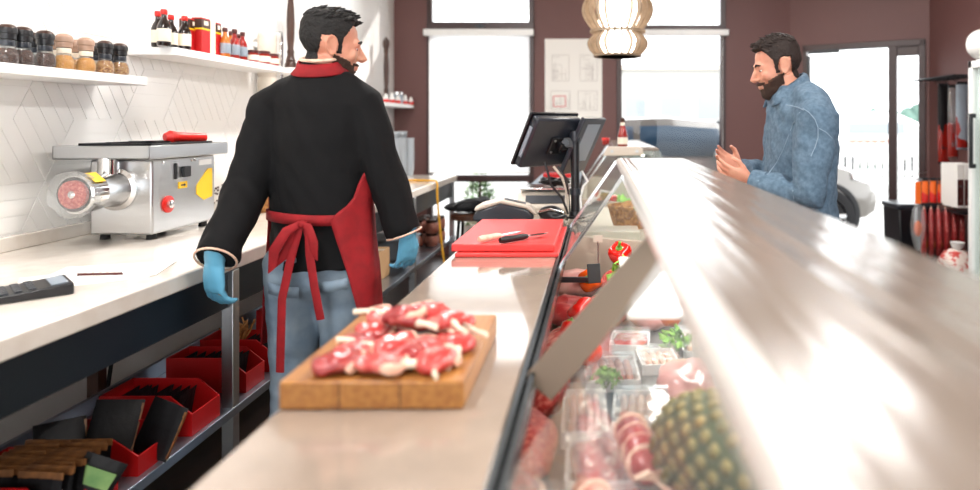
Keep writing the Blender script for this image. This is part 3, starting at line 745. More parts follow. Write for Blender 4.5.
for i, (px, py, dz, r, b) in enumerate(cp):
    p = onz(px, py, zb); p.z += dz
    chop(p, (random.uniform(-.12, .12) if dz < .003 else random.uniform(-.35, .35), random.uniform(-.2, .2) if dz > .003 else 0, r), cl[i], i*3.1, b*.62, 1.05 if i > 2 else 1.1, 'meat' if i % 3 else 'meat_dark')

# -------- red boards and knives
rb1 = tag(MB().bb(-.495, -.145, 2.22, 2.80, .9, .913).build('cutting_board', M['red_board'], bevel=.003), 'thin red plastic cutting board lying underneath the other red board', 'cutting board')
rb2 = tag(MB().box((-.325, 2.51, .927), (.352, .585, .026)).build('cutting_board', M['red_board'], bevel=.004), 'red plastic cutting board with two knives on top', 'cutting board')
rb1.location = (.012, -.03, 0)
zk = .9405
def knife(pa, pb, pc, label, hm):
    o = thing('knife', label, 'knife', pa); d = (pb-pa); 
    MB().loft([pa, pa+d*.15, pa+d*.5, pa+d*.85, pb], [(.009, .008), (.0125, .010), (.011, .010), (.0115, .010), (.008, .009)], 12).build('handle', M[hm], o, world=True)
    t = (pc-pb).normalized(); s = Vector((t.y, -t.x, 0))
    k = MB(); z0 = .004
    vs = [pb+s*.012, pb+(pc-pb)*.7+s*.012, pc, pb-s*.012+(pc-pb)*.6, pb-s*.012]; 
    k.add([v-Vector((0, 0, .001)) for v in vs]+[v+Vector((0, 0, .001)) for v in vs], [(4, 3, 2, 1, 0), (5, 6, 7, 8, 9)]+[(i, (i+1) % 5, 5+(i+1) % 5, 5+i) for i in range(5)])
    k.build('blade', M['chrome'], o, world=True)
    return o
def kz(px, py): return onz(px, py, zk+.011)
knife(kz(500, 241), kz(527, 236.5), kz(549, 233), 'knife with a black handle lying on the red board', 'black_plastic')
knife(kz(479, 240), kz(500, 236), kz(522, 231.5), 'knife with a cream handle lying beside the black-handled one', 'fat')

# -------- till, terminals and scale on the far end of the counter
ps = thing('card_terminal', 'beige and black desk terminal lying behind the red boards', 'terminal', (-.44, 3.06, .9), .12)
k = MB(); k.prism([(-.14, 0), (.13, 0), (.14, .02), (.10, .055), (-.02, .085), (-.12, .05), (-.145, .02)], 'Y', -.055, .055); k.build('terminal_body', M['dark_plastic'], ps, .012)
k = MB(); k.prism([(-.13, .045), (-.02, .082), (.10, .056), (.14, .024), (.155, .03), (.12, .07), (-.01, .1), (-.10, .078), (-.14, .055)], 'Y', -.058, .058); k.build('top_cover', M['beige_plastic'], ps, .008)
MB().prism([(.0, .094), (.1, .072), (.1, .076), (.0, .099)], 'Y', -.04, .04).build('keypad', M['dark_plastic'], ps)
MB().tube([(.15, 0, .03), (.19, .01, .045), (.2, .05, .03), (.17, .1, .01)], .006, 8).build('curled_cable', M['beige_plastic'], ps)
o = thing('barcode_scanner', 'small black handset with a silver edge beside the beige terminal', 'handset', (-.22, 3.03, .9))
k = MB(); k.ell((0, 0, .035), (.06, .05, .035)); k.ell((.02, .0, .02), (.055, .06, .02)); k.remesh(.006, 2).build('handset_body', M['black_plastic'], o)
MB().tube([(-.05, -.04, .045), (.0, -.055, .06), (.055, -.03, .04), (.065, .0, .012)], .006, 8).build('silver_edge', M['bright_steel'], o)
sc = thing('weighing_scale', 'beige shop weighing scale with a sloping front and steel plate', 'scale', (-.25, 3.42, .9))
MB().prism([(-.13, 0), (-.13, .03), (-.06, .10), (.13, .10), (.13, 0)], 'X', -.165, .12).build('scale_body', M['beige_plastic'], sc, .008)
MB().box((-.02, .03, .115), (.26, .22, .012)).build('weighing_plate', M['bright_steel'], sc, .004); MB().box((-.02, .03, .105), (.1, .1, .012)).build('plate_support', M['black_plastic'], sc)
MB().box((-.02, -.1, .064), (.2, .05, .004), (.785, 0, 0)).build('display_strip', M['dark_plastic'], sc)
o = thing('cable_tangle', 'tangle of black cables lying over the weighing scale', 'cables', (-.24, 3.40, 1.022))
for s in range(3):
    pts = []
    for i in range(22):
        a = i*.62+s*2; r = .045+.018*math.sin(i*.9+s)
        pts.append((.01+1.3*r*math.cos(a), r*math.sin(a), .008+.02*abs(math.sin(i*.7+s))+.008*s))
    MB().tube(pts, .0075, 6).build('cable', M['black_plastic'], o)
PX, PY = -.11, 3.12
tl = thing('till_stand', 'black till monitor and customer screen clamped to a black pole', 'till', (PX, PY, .9))
MB().lathe([(.05, 0), (.05, .008), (.03, .012), (.028, .03)], n=24).build('pole_foot', M['black_plastic'], tl)
MB().cyl((0, 0, .01), (0, 0, .40), .021, n=24).build('pole', M['black_plastic'], tl)
MB().cyl((0, 0, .37), (0, 0, .415), .028, n=24).build('pole_collar', M['dark_plastic'], tl); MB().cyl((0, 0, .11), (0, 0, .14), .027, n=24).build('pole_collar', M['dark_plastic'], tl)
MB().bb(-.07, .0, -.02, .02, .335, .385).build('clamp', M['black_plastic'], tl, .004); MB().cyl((-.045, -.03, .36), (-.045, .03, .36), .016).build('clamp_knob', M['dark_plastic'], tl)
mr = bpy.data.objects.new('monitor', None); COL.objects.link(mr); mr.parent = tl
mr.location = (-.125, -.03, .368); mr.rotation_euler = (math.radians(30), 0, math.radians(48))
MB().box((0, 0, 0), (.29, .045, .265)).build('rear_shell', M['dark_plastic'], mr, .012)
MB().box((0, .027, 0), (.31, .014, .28)).build('bezel', M['black_plastic'], mr, .004)
MB().box((0, .0345, 0), (.285, .001, .235)).build('screen', M['car_glass'], mr)
MB().box((.03, -.028, -.01), (.09, .014, .09)).box((.06, -.045, 0.0), (.07, .03, .03)).build('mounting_plate', M['black_plastic'], mr, .003)
k = MB()
for (x, z) in ((.01, -.04), (.07, -.04), (.01, .022), (.07, .022)): k.cyl((x-.005, -.034, z), (x-.005, -.039, z), .006, n=10)
k.build('screws', M['steel'], mr)
MB().box((-.146, .0, .0), (.006, .02, .16)).build('side_port_cover', M['grey_plastic'], mr, .002)
k = bpy.data.objects.new('customer_screen', None); COL.objects.link(k); k.parent = tl; k.location = (.035, .08, .345); k.rotation_euler = (math.radians(26), 0, math.radians(62))
MB().box((0, 0, 0), (.22, .026, .30)).build('screen_shell', M['dark_plastic'], k, .006); MB().box((.0, .0145, 0), (.19, .002, .26)).build('screen', M['car_glass'], k); MB().box((.0, -.0145, .02), (.13, .002, .2)).build('back_sticker', M['grey_plastic'], k)
for i, pts in enumerate(([(-.14, -.06, .27), (-.11, -.06, .16), (-.06, -.05, .10), (-.03, -.03, .02)], [(-.10, -.06, .25), (-.06, -.06, .2), (-.035, -.035, .12), (-.03, -.03, .01)],
                         [(-.08, -.05, .25), (-.04, -.055, .19), (-.03, -.03, .1), (-.025, -.03, 0.01)], [(.03, .05, .22), (.06, .04, .17), (.04, .02, .15), (.025, .0, .1), (.03, 0, .01)])):
    MB().tube(pts, .006, 6).build('cable', M[('black_plastic', 'beige_plastic', 'black_plastic', 'white_plastic')[i]], tl)
# far counter and things on it
fc = thing('side_counter', 'beige side counter with a grey top in front of the window pier', 'counter', (-.31, 5.2, 0))
MB().bb(CX0, -.14, 4.24, 6.1, .88, .9).build('countertop', M['grey_plastic'], fc, .003, world=True)
MB().bb(CX0+.005, -.145, 4.25, 6.09, 0, .88).build('counter_body', M['beige_panel'], fc, world=True)
o = thing('packet_box', 'red and white packet box on the side counter behind the till monitor', 'box', (-.27, 4.6, .9)); MB().box((0, 0, .05), (.22, .16, .1)).build('carton', M['paper'], o, .002); MB().box((0, 0, .088), (.224, .164, .026)).build('red_band', M['red_card'], o)

# -------- stool with a black bag at the end of the aisle
so = thing('bar_stool', 'brown-seated stool with thin black legs at the end of the aisle', 'stool', (-.93, 4.75, 0))
MB().lathe([(.13, .655), (.145, .66), (.145, .69), (.13, .698)], n=28).build('seat', M['wood_dark'], so)
for a in range(4):
    w = PI/4 + a*PI/2; MB().cyl((.10*math.cos(w), .10*math.sin(w), .66), (.16*math.cos(w), .16*math.sin(w), 0), .012, n=12).build('leg', M['black_plastic'], so)
MB().lathe([(.134, .25), (.142, .25), (.142, .262), (.134, .262), (.134, .25)], n=28).build('foot_ring', M['black_plastic'], so)
o = thing('folded_bag', 'black cloth bag folded on the stool seat', 'bag', (-.93, 4.75, .698), .2)
k = MB(); k.ell((0, 0, .04), (.16, .11, .042)); k.ell((.06, 0, .07), (.1, .09, .03)); k.ell((-.1, .02, .035), (.1, .08, .034)); k.remesh(.01, 3).lumps(.02, 14, 4); k.build('bag_body', M['dark_cloth'], o)
MB().tube([(-.12, -.08, .05), (-.05, -.12, .085), (.05, -.11, .09), (.12, -.07, .06)], .008, 8).build('strap', M['black_plastic'], o)
o = thing('storage_box', 'low black storage box under the window rail behind the stool', 'box', (-.74, 5.3, 0)); MB().box((0, 0, .27), (.34, .35, .54)).build('box_body', M['black_plastic'], o, .01); MB().box((0, 0, .55), (.36, .37, .02)).build('lid', M['dark_plastic'], o, .004)

# ================================================================== glass display cases
ZD = .655
def case(name, label, y0, y1, far=False):
    o = thing(name, label, 'display case', (.24, (y0+y1)/2, 0))
    P_ = lambda mb, nm, m, **kw: mb.build(nm, M[m], o, world=True, **kw)
    x0 = -.215 if not far else -.115
    P_(MB().bb(x0, .64, y0, y1, 0, ZD-.06), 'base_cabinet', 'beige_panel', bevel=.004)
    P_(MB().bb(x0, .64, y0, y1, ZD-.06, ZD), 'display_deck', 'deck_steel', bevel=.002)
    P_(MB().bb(x0, x0+.015, y0, y1, ZD, .868), 'rear_ledge', 'beige_panel')
    endp = [(x0, ZD), (.64, ZD), (.60, .80), (x0, .868)]
    P_(MB().prism(endp, 'Y', y1-.02, y1), 'end_panel', 'beige_panel', bevel=.002)
    P_(MB().prism(endp, 'Y', y0, y0+.02), 'end_panel', 'beige_panel', bevel=.002)
    for (a, b) in ((y1-.012, y1-.004), (y0+.004, y0+.012)):
        P_(MB().prism([(-.122, .868), (-.1, .905), (.085, 1.185), (.39, 1.19), (.60, .80)], 'Y', a, b), 'end_glass', 'case_glass')
    P_(MB().prism([(.39, 1.185), (.396, 1.189), (.626, .70), (.62, .698)], 'Y', y0, y1), 'front_glass', 'case_glass')
    P_(MB().bb(.60, .645, y0, y1, ZD, .705), 'front_sill', 'bright_steel', bevel=.003)
    # top with a round rail on the operator's side
    top = [(.085, 1.172), (.10, 1.196), (.12, 1.2), (.375, 1.2), (.395, 1.19), (.395, 1.178), (.12, 1.172)]
    P_(MB().prism(top, 'Y', y0, y1), 'case_top', 'case_top', bevel=.003)
    P_(MB().cyl((.098, y0, 1.178), (.098, y1, 1.178), .022, n=24), 'top_rail', 'bright_steel' if far else 'rail_satin')
    P_(MB().bb(-.137, -.128, y0, y1, .872, .905).bb(-.121, -.112, y0, y1, .872, .905).bb(-.137, -.112, y0, y1, .868, .876), 'door_track', 'track_steel')
    P_(MB().bb(.14, .36, y0+.1, y1-.1, 1.150, 1.171), 'light_housing', 'white_plastic'); P_(MB().cyl((.3, y0+.15, 1.142), (.3, y1-.15, 1.142), .01, n=12), 'case_lamp', 'case_glow')
    return o, P_
mk('rail_satin', '#dcd8d2', .22, .35)
mk('track_steel', '#565d62', .25, .9)
c1, P1 = case('display_case', 'long glass display case full of meat with a glossy top, beside the denim jacket', -.25, 2.87)
def slant(a, b, t=.006, lo=0., hi=1.):
    """pane in the slanting rear opening between y=a and y=b"""
    p0, p1 = Vector((-.124, .885)), Vector((.085, 1.185)); q0, q1 = p0.lerp(p1, lo), p0.lerp(p1, hi); n = Vector((-(p1-p0).y, (p1-p0).x)).normalized()*t
    return MB().prism([tuple(q0), tuple(q1), tuple(q1+n), tuple(q0+n)], 'Y', a, b)
P1(slant(2.03, 2.86), 'rear_pane', 'case_pane'); P1(slant(.12, .80), 'rear_pane', 'case_pane')
P1(slant(2.03, 2.055, .012), 'pane_edge', 'bright_steel'); P1(slant(2.835, 2.86, .012), 'pane_edge', 'bright_steel')
# flat bracket carrying the top
def bracket(y):
    a, b = Vector((-.108, .874)), Vector((.14, 1.160)); d = (b-a).normalized(); n = Vector((-d.y, d.x))*.032
    P1(MB().prism([tuple(a+n), tuple(b+n), tuple(b-n), tuple(a-n)], 'Y', y-.006, y+.006), 'top_bracket', 'bracket_grey', bevel=.002)
bracket(1.17)
P1(MB().bb(.055, .42, 1.21, 1.74, .985, .995), 'inner_shelf', 'white_plastic', bevel=.003)
P1(MB().bb(.40, .41, 1.25, 1.27, ZD, .985).bb(.40, .41, 1.7, 1.72, ZD, .985), 'shelf_post', 'bright_steel')
c2, P2 = case('display_case', 'second, farther glass display case carrying a ketchup bottle', 4.2, 6.05, True)
P2(MB().prism([(.03, 1.145), (.06, 1.205), (.26, 1.205), (.29, 1.19), (.29, 1.150)], 'Y', 4.17, 4.2), 'end_cap', 'beige_plastic', bevel=.004)
k = MB()
for x in (.09, .25): k.cyl((x, 4.171, 1.175), (x, 4.165, 1.175), .01, n=12)
P2(k, 'cap_screws', 'steel')
P2(slant(4.25, 5.1), 'rear_pane', 'case_pane'); P2(slant(5.12, 6.0), 'rear_pane', 'case_pane')
P2(slant(4.22, 4.245, .012), 'pane_edge', 'bright_steel'); P2(slant(5.1, 5.12, .012), 'pane_edge', 'bright_steel')
# bottles on the far case
kb = thing('ketchup_bottle', 'red sauce bottle with a neck label standing on the far display case', 'bottle', (.165, 4.35, 1.2))
MB().lathe([(.03, 0), (.034, .008), (.034, .07), (.027, .1), (.015, .14), (.0125, .165)], n=24).build('bottle_body', M['sauce_red'], kb); MB().lathe([(.0345, .015), (.0345, .06)], n=24).build('paper_label', M['label_cream'], kb)
MB().lathe([(.0165, .14), (.0135, .16)], n=20).build('neck_label', M['label_cream'], kb); MB().lathe([(.0145, .163), (.0155, .166), (.0155, .186), (.012, .19)], n=20).build('cap', M['wood_dark'], kb)
o = thing('sauce_jar', 'squat red jar beside the ketchup bottle on the far display case', 'jar', (.055, 4.62, 1.2)); MB().lathe([(.024, 0), (.027, .005), (.027, .035)], n=20).build('jar_body', M['sauce_red'], o); MB().lathe([(.029, .034), (.029, .05), (.025, .052)], n=20).build('lid', M['red_plastic'], o)
# pass counter with bread between the two cases
pc = thing('pass_counter', 'low beige counter linking the two glass display cases', 'counter', (.26, 3.53, 0))
MB().bb(-.11, .62, 2.9, 4.16, 0, .80).build('counter_body', M['beige_panel'], pc, .004, world=True); MB().bb(-.11, .62, 2.9, 4.16, .80, .82).build('countertop', M['beige_plastic'], pc, .003, world=True)
bb_ = thing('bread_basket', 'brown wicker basket on the low counter between the display cases', 'basket', (.17, 3.35, .82))
MB().lathe([(.085, 0), (.1, .04), (.115, .10), (.107, .10), (.092, .04), (.078, .012)], n=36, lob=lambda a, z: 1+.025*math.cos(a*18)).build('woven_body', M['wicker'], bb_); MB().lathe([(.106, .095), (.12, .1), (.12, .113), (.106, .113), (.104, .1)], n=36).build('rim', M['wicker'], bb_)
o = thing('bread_loaf', 'brown loaf of bread lying in the wicker basket', 'bread', (.17, 3.35, .86)); k = MB(); k.ell((0, 0, .045), (.07, .075, .045)); k.lumps(.012, 18, 2).build('crust', M['wicker'], o)
o = thing('card_box', 'pale cardboard box on the low counter before the wicker basket', 'box', (.06, 3.04, .82)); MB().box((0, 0, .02), (.26, .18, .04)).build('carton', M['beige_plastic'], o, .003)
# greens in the far case
def greens(loc, r, label, cat='greens', name='parsley_bunch', n=60):
    o = thing(name, label, cat, loc); k = MB()
    for i in range(n):
        a, b = random.uniform(0, 6.28), random.uniform(0, 1.2); d = Vector((math.cos(a)*math.sin(b), math.sin(a)*math.sin(b), math.cos(b)))
        p = d*r*random.uniform(.5, 1); s = r*.22; q = Vector((random.uniform(-1, 1), random.uniform(-1, 1), random.uniform(-1, 1))).normalized(); t = q.cross(d).normalized()
        k.add([p-q*s, p+t*s*.7, p+q*s+d*s*.5, p-t*s*.7], [(0, 1, 2, 3)])
    k.build('leaves', M['parsley'], o, smooth=False, solid=.0012)
    s = MB()
    for i in range(6):
        a = i*1.05; s.tube([(0, 0, 0), (r*.3*math.cos(a), r*.3*math.sin(a), r*.5), (r*.5*math.cos(a), r*.5*math.sin(a), r*.8)], r*.03, 5)
    s.build('stalks', M['stem_green'], o); return o
def capsicum(loc, label, m='pepper_red', s=1., rot=(0, 0, 0), name='bell_pepper'):
    o = thing(name, label, 'pepper', loc, rot); o.scale = (s,)*3
    MB().lathe([(.004, .004), (.02, 0), (.034, .012), (.041, .035), (.044, .06), (.040, .078), (.028, .086), (.012, .08), (.004, .078)], n=40, lob=lambda a, z: 1+.09*math.cos(4*a)).build('flesh', M[m], o, ang=80)
    MB().loft([(0, 0, .077), (.002, 0, .095), (.008, .002, .11)], [.009, .006, .007], 10).lathe([(.016, .080), (.012, .086), (.004, .088)], n=14).build('stem', M['stem_green'], o); return o
greens((.16, 4.65, ZD), .165, 'bunch of parsley standing in the far display case', n=110)
capsicum((.03, 4.45, .80), 'yellow pepper on top in the far display case', 'yellow', .9); capsicum((.0, 4.55, .70), 'yellow pepper behind the slanted glass of the far case', 'yellow', .9)
capsicum((.10, 4.5, .80), 'small red pepper beside the yellow ones in the far case', 'pepper_red', .7)
o = thing('produce_crate', 'pale crate under the peppers in the far display case', 'crate', (.06, 4.5, ZD)); MB().box((0, 0, .02), (.26, .24, .04)).build('crate_body', M['beige_plastic'], o, .004)

# ================================================================== goods in the near case
greens((.24, 1.98, ZD), .07, 'small parsley bunch in the middle of the near display case')
greens((.10, 2.42, ZD+.1), .09, 'parsley bunch on the meat under the case bracket')
capsicum((-.085, 2.22, ZD+.035), 'large red pepper lying on the meat left of the bracket', s=1.15, rot=(1.1, .3, .6))
capsicum((-.01, 2.55, ZD+.06), 'orange-red pepper lying behind the black price holder', 'pepper_orange', 1., (1.2, .2, -.5))
capsicum((.10, 2.70, ZD+.12), 'red pepper near the beige end of the display case', s=1.05, rot=(.6, -.2, 0))
def ballthing(name, loc, r, label, cat, m, top='stem_green'):
    o = thing(name, label, cat, loc); MB().lathe([(.05*r, -.9*r), (.6*r, -.8*r), (.97*r, -.25*r), (r, .1*r), (.75*r, .68*r), (.3*r, .86*r), (.05*r, .8*r)], n=28).build('flesh', M[m], o, ang=80)
    MB().cyl((0, 0, .78*r), (.05*r, 0, 1.05*r), .08*r, n=8).lathe([(.35*r, .82*r), (.2*r, .9*r), (.05*r, .92*r)], n=10, lob=lambda a, z: 1+.4*math.cos(5*a)).build('stem', M[top], o); return o
ballthing('tomato', (-.025, 1.76, ZD+.085), .038, 'orange-red tomato right of the bracket foot', 'tomato', 'tomato'); ballthing('tomato', (-.08, 1.95, ZD+.07), .036, 'red tomato half hidden behind the bracket', 'tomato', 'pepper_red')
ballthing('orange_fruit', (.225, 2.02, ZD+.10), .036, 'orange fruit beside the small parsley bunch', 'fruit', 'orange')
def slab(loc, size, rot, label, m, name='meat_joint', seed=0, wrap=False, fat=True, cat='meat'):
    o = thing(name, label, cat, loc, rot); k = MB(); k.ell((0, 0, size[2]), size, n=28, m=14); k.lumps(.010, 24, seed); k.build('meat_body', M[m], o, ang=80)
    if fat: f = MB(); f.loft([(size[0]*.9*math.cos(a), size[1]*.9*math.sin(a), size[2]*1.25) for a in [(.3+.25*i) for i in range(9)]], [(.004, .004)]+[(.012, .009)]*7+[(.004, .004)], 8, up=(0, 0, 1)); f.lumps(.004, 50, seed); f.build('fat_edge', M['fat'], o, ang=80)
    return o
slab((-.085, 2.62, ZD), (.10, .12, .05), .2, 'pinkish meat joint at the far left of the near case', 'ham', seed=1)
slab((.085, 2.64, ZD), (.07, .11, .055), -.3, 'red meat joint under the far red pepper', 'meat', seed=2)
slab((-.105, 2.28, ZD), (.08, .13, .04), 0., 'dark red meat joint under the large red pepper', 'meat_dark', seed=3)
slab((.03, 2.25, ZD), (.08, .13, .045), .1, 'marbled meat joint beneath the case bracket', 'meat', seed=4)
slab((-.09, 1.93, ZD), (.07, .12, .04), 0., 'red meat joint below the hidden tomato', 'meat', seed=5)
slab((-.125, 1.60, ZD), (.055, .16, .06), 0., 'heap of raw red mince at the bracket foot', 'mince', seed=6, fat=False, name='minced_meat')
slab((.25, 1.62, ZD), (.10, .14, .04), .2, 'pale pink ham slab beside the white divider', 'ham', seed=7)
o = thing('price_holder', 'black price holder clipped over the meat by the counter edge', 'price tag', (-.06, 2.40, ZD+.12))
MB().box((-.04, 0, 0), (.13, .012, .02)).build('holder_bar', M['black_plastic'], o, .002); MB().box((.045, -.008, .025), (.05, .006, .07), (-.2, 0, .3)).build('tag_plate', M['black_plastic'], o, .002); MB().cyl((-.09, 0, 0), (-.09, 0, -.06), .005, n=8).build('prong', M['steel'], o)
o = thing('price_stick', 'thin steel price stick before the beige end panel', 'price tag', (.0, 2.80, ZD)); MB().cyl((0, 0, 0), (0, 0, .19), .004, n=8).build('stick', M['steel'], o); MB().box((0, 0, .2), (.04, .006, .03)).build('tag_plate', M['beige_plastic'], o)
# packs of sausages and meat in trays
def tray(loc, size, rot, label, fill, links=0, wrap=True, name='meat_tray'):
    o = thing(name, label, 'meat tray', loc, rot); a, b, h = size
    k = MB(); k.prism([(-a/2+.01, 0), (a/2-.01, 0), (a/2, h), (a/2-.004, h), (a/2-.014, .004), (-a/2+.014, .004), (-a/2+.004, h), (-a/2, h)], 'Y', -b/2, b/2); k.bb(-a/2, a/2, -b/2, -b/2+.004, 0, h).bb(-a/2, a/2, b/2-.004, b/2, 0, h)
    k.build('tray_body', M['white_plastic'], o)
    if links:
        for i in range(links):
            x = -a/2 + .015 + (a-.03)*(i+.5)/links; r = (a-.03)/links*.48
            MB().loft([(x, -b/2+.012, h*.75), (x, -b/2+.03, h*.75), (x+.002, 0, h*.8), (x, b/2-.03, h*.75), (x, b/2-.012, h*.75)], [r*.3, r, r*1.03, r, r*.3], 14).build('sausage', M[fill], o)
    else:
        k = MB(); k.ell((0, 0, h*.7), (a*.44, b*.44, h*.5), n=28, m=12); k.lumps(.009, 26, a*90); k.build('meat', M[fill], o, ang=80)
    if wrap:
        rows = [[Vector((-a/2+a*i/10, -b/2+b*j/14, h*1.45+.004*noise.noise(Vector((i*.9, j*.7, a*50))))) for i in range(11)] for j in range(15)]
        MB().sheet(rows).build('cling_film', M['film'], o)
    return o
tray((.035, 1.72, ZD+.02), (.14, .17, .03), .05, 'white tray of pale sausages right of the tomato', 'sausage', 5)
tray((-.03, 1.46, ZD+.02), (.10, .22, .035), .02, 'tray of long pinkish sausages behind the near glass', 'ham', 4)
tray((.10, 1.50, ZD+.02), (.13, .15, .03), -.05, 'white tray of white-wrapped links in the case middle', 'fat', 5)
tray((.0, 1.20, ZD+.03), (.12, .19, .04), .03, 'tray of dark red meat nearest the counter edge', 'meat_dark')
tray((.12, 1.26, ZD+.03), (.12, .17, .04), -.03, 'tray of purplish meat below the bracket shelf', 'meat_dark')
tray((-.07, 1.0, ZD+.03), (.13, .17, .04), .0, 'tray of speckled sausages at the near end', 'sausage', 4)
tray((.065, 1.03, ZD+.03), (.12, .17, .04), .05, 'tray of red steaks at the near end', 'meat')
tray((.33, 1.12, ZD+.05), (.15, .15, .04), .1, 'tray of cured meat under the near end of the top', 'meat')
tray((.33, 2.0, ZD), (.16, .2, .03), 0, 'white tray of meat beyond the white divider', 'fat', 4)
tray((.42, 1.6, ZD+.0), (.20, .2, .03), 0, 'empty-looking white tray beyond the garnish strip', 'fat', 3)
o = thing('tray_divider', 'white plastic divider with a red garnish strip inside the case', 'divider', (.30, 1.62, ZD)); MB().box((-.02, 0, .05), (.012, .55, .10)).build('divider_wall', M['white_plastic'], o, .002)
k = MB()
for i in range(34): k.ell((.005+random.uniform(-.008, .012), -.26+.52*i/33, .098+random.uniform(-.01, .012)), (.011, .010, .013), n=8, m=5)
k.build('garnish', M['pepper_orange'], o)
k = MB()
for i in range(24): k.ell((.012+random.uniform(-.01, .014), -.25+.5*i/23, .092+random.uniform(-.01, .012)), (.010, .006, .013), n=7, m=4)
k.build('green_garnish', M['leaf_green'], o); MB().box((.008, 0, .045), (.04, .53, .09)).build('strip_base', M['white_plastic'], o)
slab((-.135, 1.30, ZD), (.05, .12, .05), .05, 'red mince heap beside the salami at the counter edge', 'mince', seed=8, fat=False, name='minced_meat')
slab((-.135, 1.06, ZD), (.05, .10, .05), .05, 'dark red meat joint at the near end of the counter edge', 'meat_dark', seed=9)
slab((.17, 2.22, ZD), (.08, .11, .04), .4, 'pale ham joint between bracket and standing pineapple', 'ham', seed=10)
slab((.36, 2.45, ZD), (.09, .12, .05), -.2, 'red meat joint at the customer side by the pineapple', 'meat', seed=11)
slab((.50, 2.2, ZD), (.08, .14, .05), 0, 'dark meat joint by the front glass', 'meat_dark', seed=12)
tray((.22, 1.42, ZD+.005), (.12, .13, .03), .0, 'white tray of pink ham slices beside the white divider', 'ham', 3)
tray((.17, 1.86, ZD), (.11, .13, .03), .1, 'small white tray of pale links by the small parsley bunch', 'fat', 4)
tray((.10, 2.02, ZD), (.12, .14, .03), -.1, 'white tray of red steaks behind the pale sausages', 'meat')
tray((.22, 1.20, ZD), (.1, .15, .03), 0, 'white tray of speckled links under the lying pineapple', 'sausage', 4)
tray((.50, 1.12, ZD), (.14, .2, .03), 0, 'white tray of pale meat next to the front glass', 'ham')
tray((.49, 1.88, ZD), (.15, .2, .03), 0, 'white tray of red steaks next to the front glass', 'meat')
greens((.02, 1.60, ZD+.03), .05, 'sprig of parsley between the long sausages and the links')
greens((.29, 1.32, ZD+.02), .06, 'bunch of parsley at the near end of the white divider')
def salami(loc, rot, label, m='meat_dark'):
    o = thing('tied_salami', label, 'salami', loc, rot)
    MB().loft([(0, -.1, .03), (0, -.085, .03), (0, -.04, .03), (0, .04, .03), (0, .085, .03), (0, .1, .03)], [.006, .024, .031, .031, .024, .006], 18).lumps(.004, 40).build('salami_body', M[m], o, ang=80)
    k = MB()
    for y in (-.06, -.02, .02, .06): k.lathe([(.031, -.002), (.034, 0), (.031, .002)], (0, y, .03), 18, Matrix.Rotation(PI/2, 3, 'X'))
    k.tube([(0, -.1, .03), (.01, -.12, .05), (.03, -.12, .04), (.0, -.105, .03), (-.03, -.125, .045), (-.01, -.13, .055), (0, -.105, .03), (.02, -.15, .03)], .003, 6)
    k.build('twine', M['fat'], o); return o
salami((.07, 1.14, ZD+.10), .15, 'salami tied with pale twine lying on the trays'); salami((.02, .92, ZD+.10), .5, 'salami tied with pale twine at the near end of the case', 'sausage')
def pineapple(loc, rot, label, s=1.):
    o = thing('pineapple', label, 'pineapple', loc, rot); o.scale = (s,)*3; H, Rm = .19, .066
    rad = lambda z: Rm*(max(0, 1-abs((z-H*.48)/(H*.56))**2.6))**.5
    MB().lathe([(max(.012, rad(H*i/16)), H*i/16) for i in range(17)], n=32).build('skin', M['pine_skin'], o, ang=80)
    k = MB(); n = 0
    for r in range(11):
        z = H*(.05+.9*r/10.5); q = rad(z); c = max(5, int(2*PI*q/.026))
        for j in range(c):
            w = 2*PI*(j+.5*(r % 2))/c; R = Matrix.Rotation(w, 3, 'Z')
            p = Vector((q*math.cos(w), q*math.sin(w), z)); k.ell(p, (.0050, .0085, .0078), (0, 0, w), 8, 5)
    k.build('eyes', M['pine_eye'], o)
    k = MB()
    for i in range(34):
        a = i*2.4; L = .06+.10*(1-i/34); t = .25+1.0*(1-i/34); d = Vector((math.cos(a), math.sin(a), 0)); s_ = Vector((-d.y, d.x, 0))
        pts = [Vector((0, 0, H-.004)) + d*(.008+L*math.sin(t)*f**1.4) + Vector((0, 0, L*1.2*math.cos(t*.6)*f)) for f in (0, .33, .66, 1)]
        ww = (.010, .011, .007, .001); rows = [[p-s_*w, p-d*.002, p+s_*w] for p, w in zip(pts, ww)]; k.sheet(rows)
    k.build('crown', M['leaf_green'], o, solid=.0015)
    MB().lathe([(.02, -.012), (.022, .0), (.03, .012)], n=16).build('cut_stem', M['fat'], o); return o
pineapple((.24, 2.58, ZD), (.05, .12, .3), 'pineapple standing upright at the far end of the near case', 1.0)
pineapple((.135, 1.11, ZD+.16), (math.radians(-79), 0, math.radians(-148)), 'pineapple lying on the trays at the near end of the case', 1.3)
# ================================================================== goods by the entrance, fridge
fr = thing('drinks_fridge', 'tall white glass-door fridge cut off at the right edge', 'fridge', (2.8, 4.2, 0))
fx0, fx1, fy0, fy1 = 2.55, 3.08, 3.75, 4.48
MB().bb(fx0+.05, fx1, fy0, fy1, .05, 1.80).build('cabinet', M['white_plastic'], fr, .01, world=True)
k = MB(); k.bb(fx0, fx0+.05, fy0, fy0+.045, .12, 1.78).bb(fx0, fx0+.05, fy1-.045, fy1, .12, 1.78).bb(fx0, fx0+.05, fy0, fy1, 1.73, 1.78).bb(fx0, fx0+.05, fy0, fy1, .12, .18)
dr_ = k.build('door', M['white_plastic'], fr, .004, world=True)
MB().bb(fx0+.02, fx0+.028, fy0+.045, fy1-.045, .18, 1.73).build('door_glass', M['case_glass'], dr_, world=True)
MB().bb(fx0-.04, fx0-.02, fy1-.10, fy1-.075, 1.05, 1.42).bb(fx0-.03, fx0+.0, fy1-.10, fy1-.075, 1.05, 1.08).bb(fx0-.03, fx0, fy1-.10, fy1-.075, 1.39, 1.42).build('handle', M['black_plastic'], dr_, .004, world=True)
